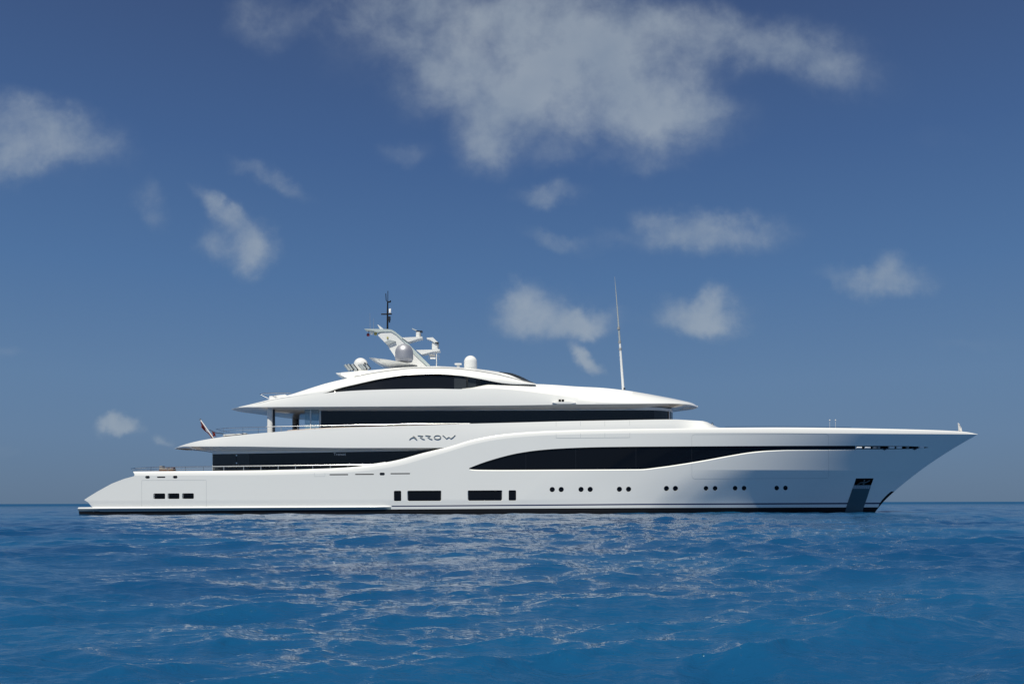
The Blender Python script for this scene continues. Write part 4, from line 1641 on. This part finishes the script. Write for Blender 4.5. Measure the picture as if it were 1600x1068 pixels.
for o_ in list(yacht.children_recursive):
    if o_.type == 'MESH' and o_.name.split('.')[0] in ('windscreen', 'chafe_bar', 'underbody', 'door_hinge', 'arch_backing', 'windscreen_bar', 'deck_camera', 'rub_rail', 'arch_window', 'foredeck_light'):
        split_loose(o_)


# ------------------------------------------------------------------ sea
def make_sea():
    nth = 1500
    half = math.radians(62)
    th = np.linspace(-half, half, nth)
    r1 = 2.2 * 1.0047 ** np.arange(0, 1100)            # ~ 2.2 .. 380 m
    r2 = r1[-1] * 1.05 ** np.arange(1, 100)
    r = np.concatenate([[0.0, 1.0], r1, r2[r2 < 42000]])
    Rr, T = np.meshgrid(r, th, indexing='ij')
    X = Rr * np.sin(T)
    Y = CAMY + Rr * np.cos(T)
    dr = np.gradient(r)[:, None] * np.ones_like(T)
    da = Rr * (th[1] - th[0])
    cell = np.maximum(da, dr * 0.8)
    Z = np.zeros_like(X)
    DX = np.zeros_like(X)
    DY = np.zeros_like(X)
    # spectrum
    nw = 110
    lam = np.exp(np.linspace(math.log(0.13), math.log(5.5), nw)) * rng.uniform(0.94, 1.06, nw)
    wind = math.radians(-72)
    # group modulation: calmer and rougher patches
    mod = 0.75 + 0.30 * (np.sin(X * 0.31 + 1.3 + 1.2 * np.sin(Y * 0.17)) * np.sin(Y * 0.23 + 0.7 * np.sin(X * 0.12 + 2)))
    for i in range(nw):
        k = 2 * math.pi / lam[i]
        a = wind + rng.normal(0, 0.55)
        if i % 5 == 0:
            a = wind + rng.normal(0, 1.2)
        steep = 0.0335 * (1.0 if lam[i] < 1.1 else (1.1 / lam[i]) ** 0.85)
        if lam[i] < 0.6:
            steep *= 0.85
        A = steep / k
        ph = rng.uniform(0, 2 * math.pi)
        kx, ky = k * math.cos(a), k * math.sin(a)
        fade = np.clip((lam[i] / cell - 2.5) / 3.0, 0, 1)
        rows_ = np.where(fade.max(1) > 0)[0]
        if not len(rows_):
            continue
        e_ = rows_[-1] + 1
        arg = kx * X[:e_] + ky * Y[:e_] + ph
        w = A * fade[:e_] * (mod[:e_] if lam[i] < 2.5 else 1.0)
        Z[:e_] += w * np.cos(arg)
        s = w * np.sin(arg) * (1.25 if lam[i] > 0.35 else 0.9)
        DX[:e_] -= s * math.cos(a)
        DY[:e_] -= s * math.sin(a)
    Z *= SEA_AMP
    X = X + DX * SEA_AMP
    Y = Y + DY * SEA_AMP
    # low swell
    sw_ = np.clip(1 - Rr / 1500, 0, 1)
    Z += 0.028 * np.sin(0.85 * X + 0.35 * Y + 0.8 * np.sin(0.21 * X)) * sw_
    Z += 0.035 * np.sin(0.42 * Y + 0.13 * X + 1.0) * sw_ + 0.03 * np.sin(0.30 * Y - 0.22 * X) * sw_
    nr_, nt_ = X.shape
    vs = np.stack([X, Y, Z], -1).reshape(-1, 3).astype(np.float32)
    i = np.arange(nr_ - 1)[:, None] * nt_ + np.arange(nt_ - 1)[None]
    q = np.stack([i, i + 1, i + nt_ + 1, i + nt_], -1).reshape(-1, 4)[:, ::-1]
    me = bpy.data.meshes.new('water')
    me.vertices.add(len(vs))
    me.vertices.foreach_set('co', vs.ravel())
    me.loops.add(q.size)
    me.loops.foreach_set('vertex_index', q.ravel().astype(np.int32))
    me.polygons.add(len(q))
    me.polygons.foreach_set('loop_start', np.arange(0, q.size, 4, dtype=np.int32))
    me.polygons.foreach_set('loop_total', np.full(len(q), 4, np.int32))
    me.polygons.foreach_set('use_smooth', np.ones(len(q), bool))
    me.update(calc_edges=True)
    o = bpy.data.objects.new('water', me)
    COL.objects.link(o)
    tag(o, 'deep blue rippled sea', None, kind='structure')
    me.materials.append(sea_mat())
    # the rest of the sea behind the viewer, a flat sheet just below
    mb = MB()
    ang = np.linspace(half - 0.004, 2 * math.pi - half + 0.004, 60)
    rr = [0.0, 3, 20, 200, 3000, 42000]
    v, f = [], []
    for r_ in rr:
        for a in ang:
            v.append((r_ * math.sin(a), CAMY + r_ * math.cos(a), -0.01))
    for i_ in range(len(rr) - 1):
        for k in range(len(ang) - 1):
            f.append((i_ * 60 + k, i_ * 60 + k + 1, (i_ + 1) * 60 + k + 1, (i_ + 1) * 60 + k))
    o2 = link_mesh('water', v, f, me.materials[0], None)
    tag(o2, 'deep blue rippled sea', None, kind='structure')
    return o


def sea_mat():
    m = bpy.data.materials.new('sea_water')
    m.use_nodes = True
    nt = m.node_tree
    b = nt.nodes['Principled BSDF']
    tc = N(nt, 'ShaderNodeTexCoord')
    geo = N(nt, 'ShaderNodeNewGeometry')
    nt.nodes.remove(b)
    outn = [n_ for n_ in nt.nodes if n_.type == 'OUTPUT_MATERIAL'][0]
    dif = N(nt, 'ShaderNodeBsdfDiffuse')
    glo = N(nt, 'ShaderNodeBsdfPrincipled')
    glo.inputs['IOR'].default_value = 1.38
    glo.inputs['Roughness'].default_value = 0.05
    # open water far from the anchorage: unresolved chop makes it rougher and less mirror-like
    vl = N(nt, 'ShaderNodeVectorMath', operation='LENGTH')
    L(nt, geo.outputs['Position'], vl.inputs[0])
    far = N(nt, 'ShaderNodeMapRange')
    far.inputs['From Min'].default_value = 90
    far.inputs['From Max'].default_value = 420
    L(nt, vl.outputs['Value'], far.inputs['Value'])
    fac = mth(nt, 'SUBTRACT', GLOSS_NEAR, mth(nt, 'MULTIPLY', far.outputs[0], GLOSS_NEAR - 0.16))
    mxs = N(nt, 'ShaderNodeMixShader')
    L(nt, fac, mxs.inputs[0])
    L(nt, dif.outputs[0], mxs.inputs[1])
    L(nt, glo.outputs[0], mxs.inputs[2])
    L(nt, mxs.outputs[0], outn.inputs[0])
    # water body colour: patches of clearer turquoise over deeper blue
    n = N(nt, 'ShaderNodeTexNoise')
    mp = N(nt, 'ShaderNodeMapping')
    mp.inputs['Scale'].default_value = (0.05, 0.09, 1)
    L(nt, geo.outputs['Position'], mp.inputs[0])
    L(nt, mp.outputs[0], n.inputs['Vector'])
    n.inputs['Scale'].default_value = 1.6
    n.inputs['Detail'].default_value = 3
    cr = N(nt, 'ShaderNodeValToRGB')
    cr.color_ramp.elements[0].position = 0.32
    cr.color_ramp.elements[0].color = (*SEA_A, 1)
    cr.color_ramp.elements[1].position = 0.72
    cr.color_ramp.elements[1].color = (*SEA_B, 1)
    L(nt, n.outputs[0], cr.inputs[0])
    L(nt, cr.outputs[0], dif.inputs['Color'])
    L(nt, cr.outputs[0], glo.inputs['Base Color'])
    # fine ripples
    n1 = N(nt, 'ShaderNodeTexNoise')
    mp1 = N(nt, 'ShaderNodeMapping')
    mp1.inputs['Scale'].default_value = (1.0, 1.9, 1)
    L(nt, geo.outputs['Position'], mp1.inputs[0])
    L(nt, mp1.outputs[0], n1.inputs['Vector'])
    n1.inputs['Scale'].default_value = 5.0
    n1.inputs['Detail'].default_value = 5
    n1.inputs['Roughness'].default_value = 0.55
    n1.inputs['Distortion'].default_value = 0.4
    n2 = N(nt, 'ShaderNodeTexNoise')
    mp2 = N(nt, 'ShaderNodeMapping')
    mp2.inputs['Scale'].default_value = (0.5, 0.9, 1)
    L(nt, geo.outputs['Position'], mp2.inputs[0])
    L(nt, mp2.outputs[0], n2.inputs['Vector'])
    n2.inputs['Scale'].default_value = 1.1
    n2.inputs['Detail'].default_value = 4
    bp1 = N(nt, 'ShaderNodeBump')
    bp1.inputs['Strength'].default_value = 1.0
    bp1.inputs['Distance'].default_value = RIP1
    L(nt, n1.outputs[0], bp1.inputs['Height'])
    bp2 = N(nt, 'ShaderNodeBump')
    bp2.inputs['Strength'].default_value = 1.0
    bp2.inputs['Distance'].default_value = RIP2
    L(nt, n2.outputs[0], bp2.inputs['Height'])
    L(nt, bp1.outputs[0], bp2.inputs['Normal'])
    for q_ in (glo,):
        L(nt, bp2.outputs[0], q_.inputs['Normal'])
    return m


SEA_AMP = 1.3
SEA_A = (0.004, 0.043, 0.126)
SEA_B = (0.007, 0.080, 0.190)
GLOSS_NEAR = 1.0
RIP1 = 0.036
RIP2 = 0.05
make_sea()
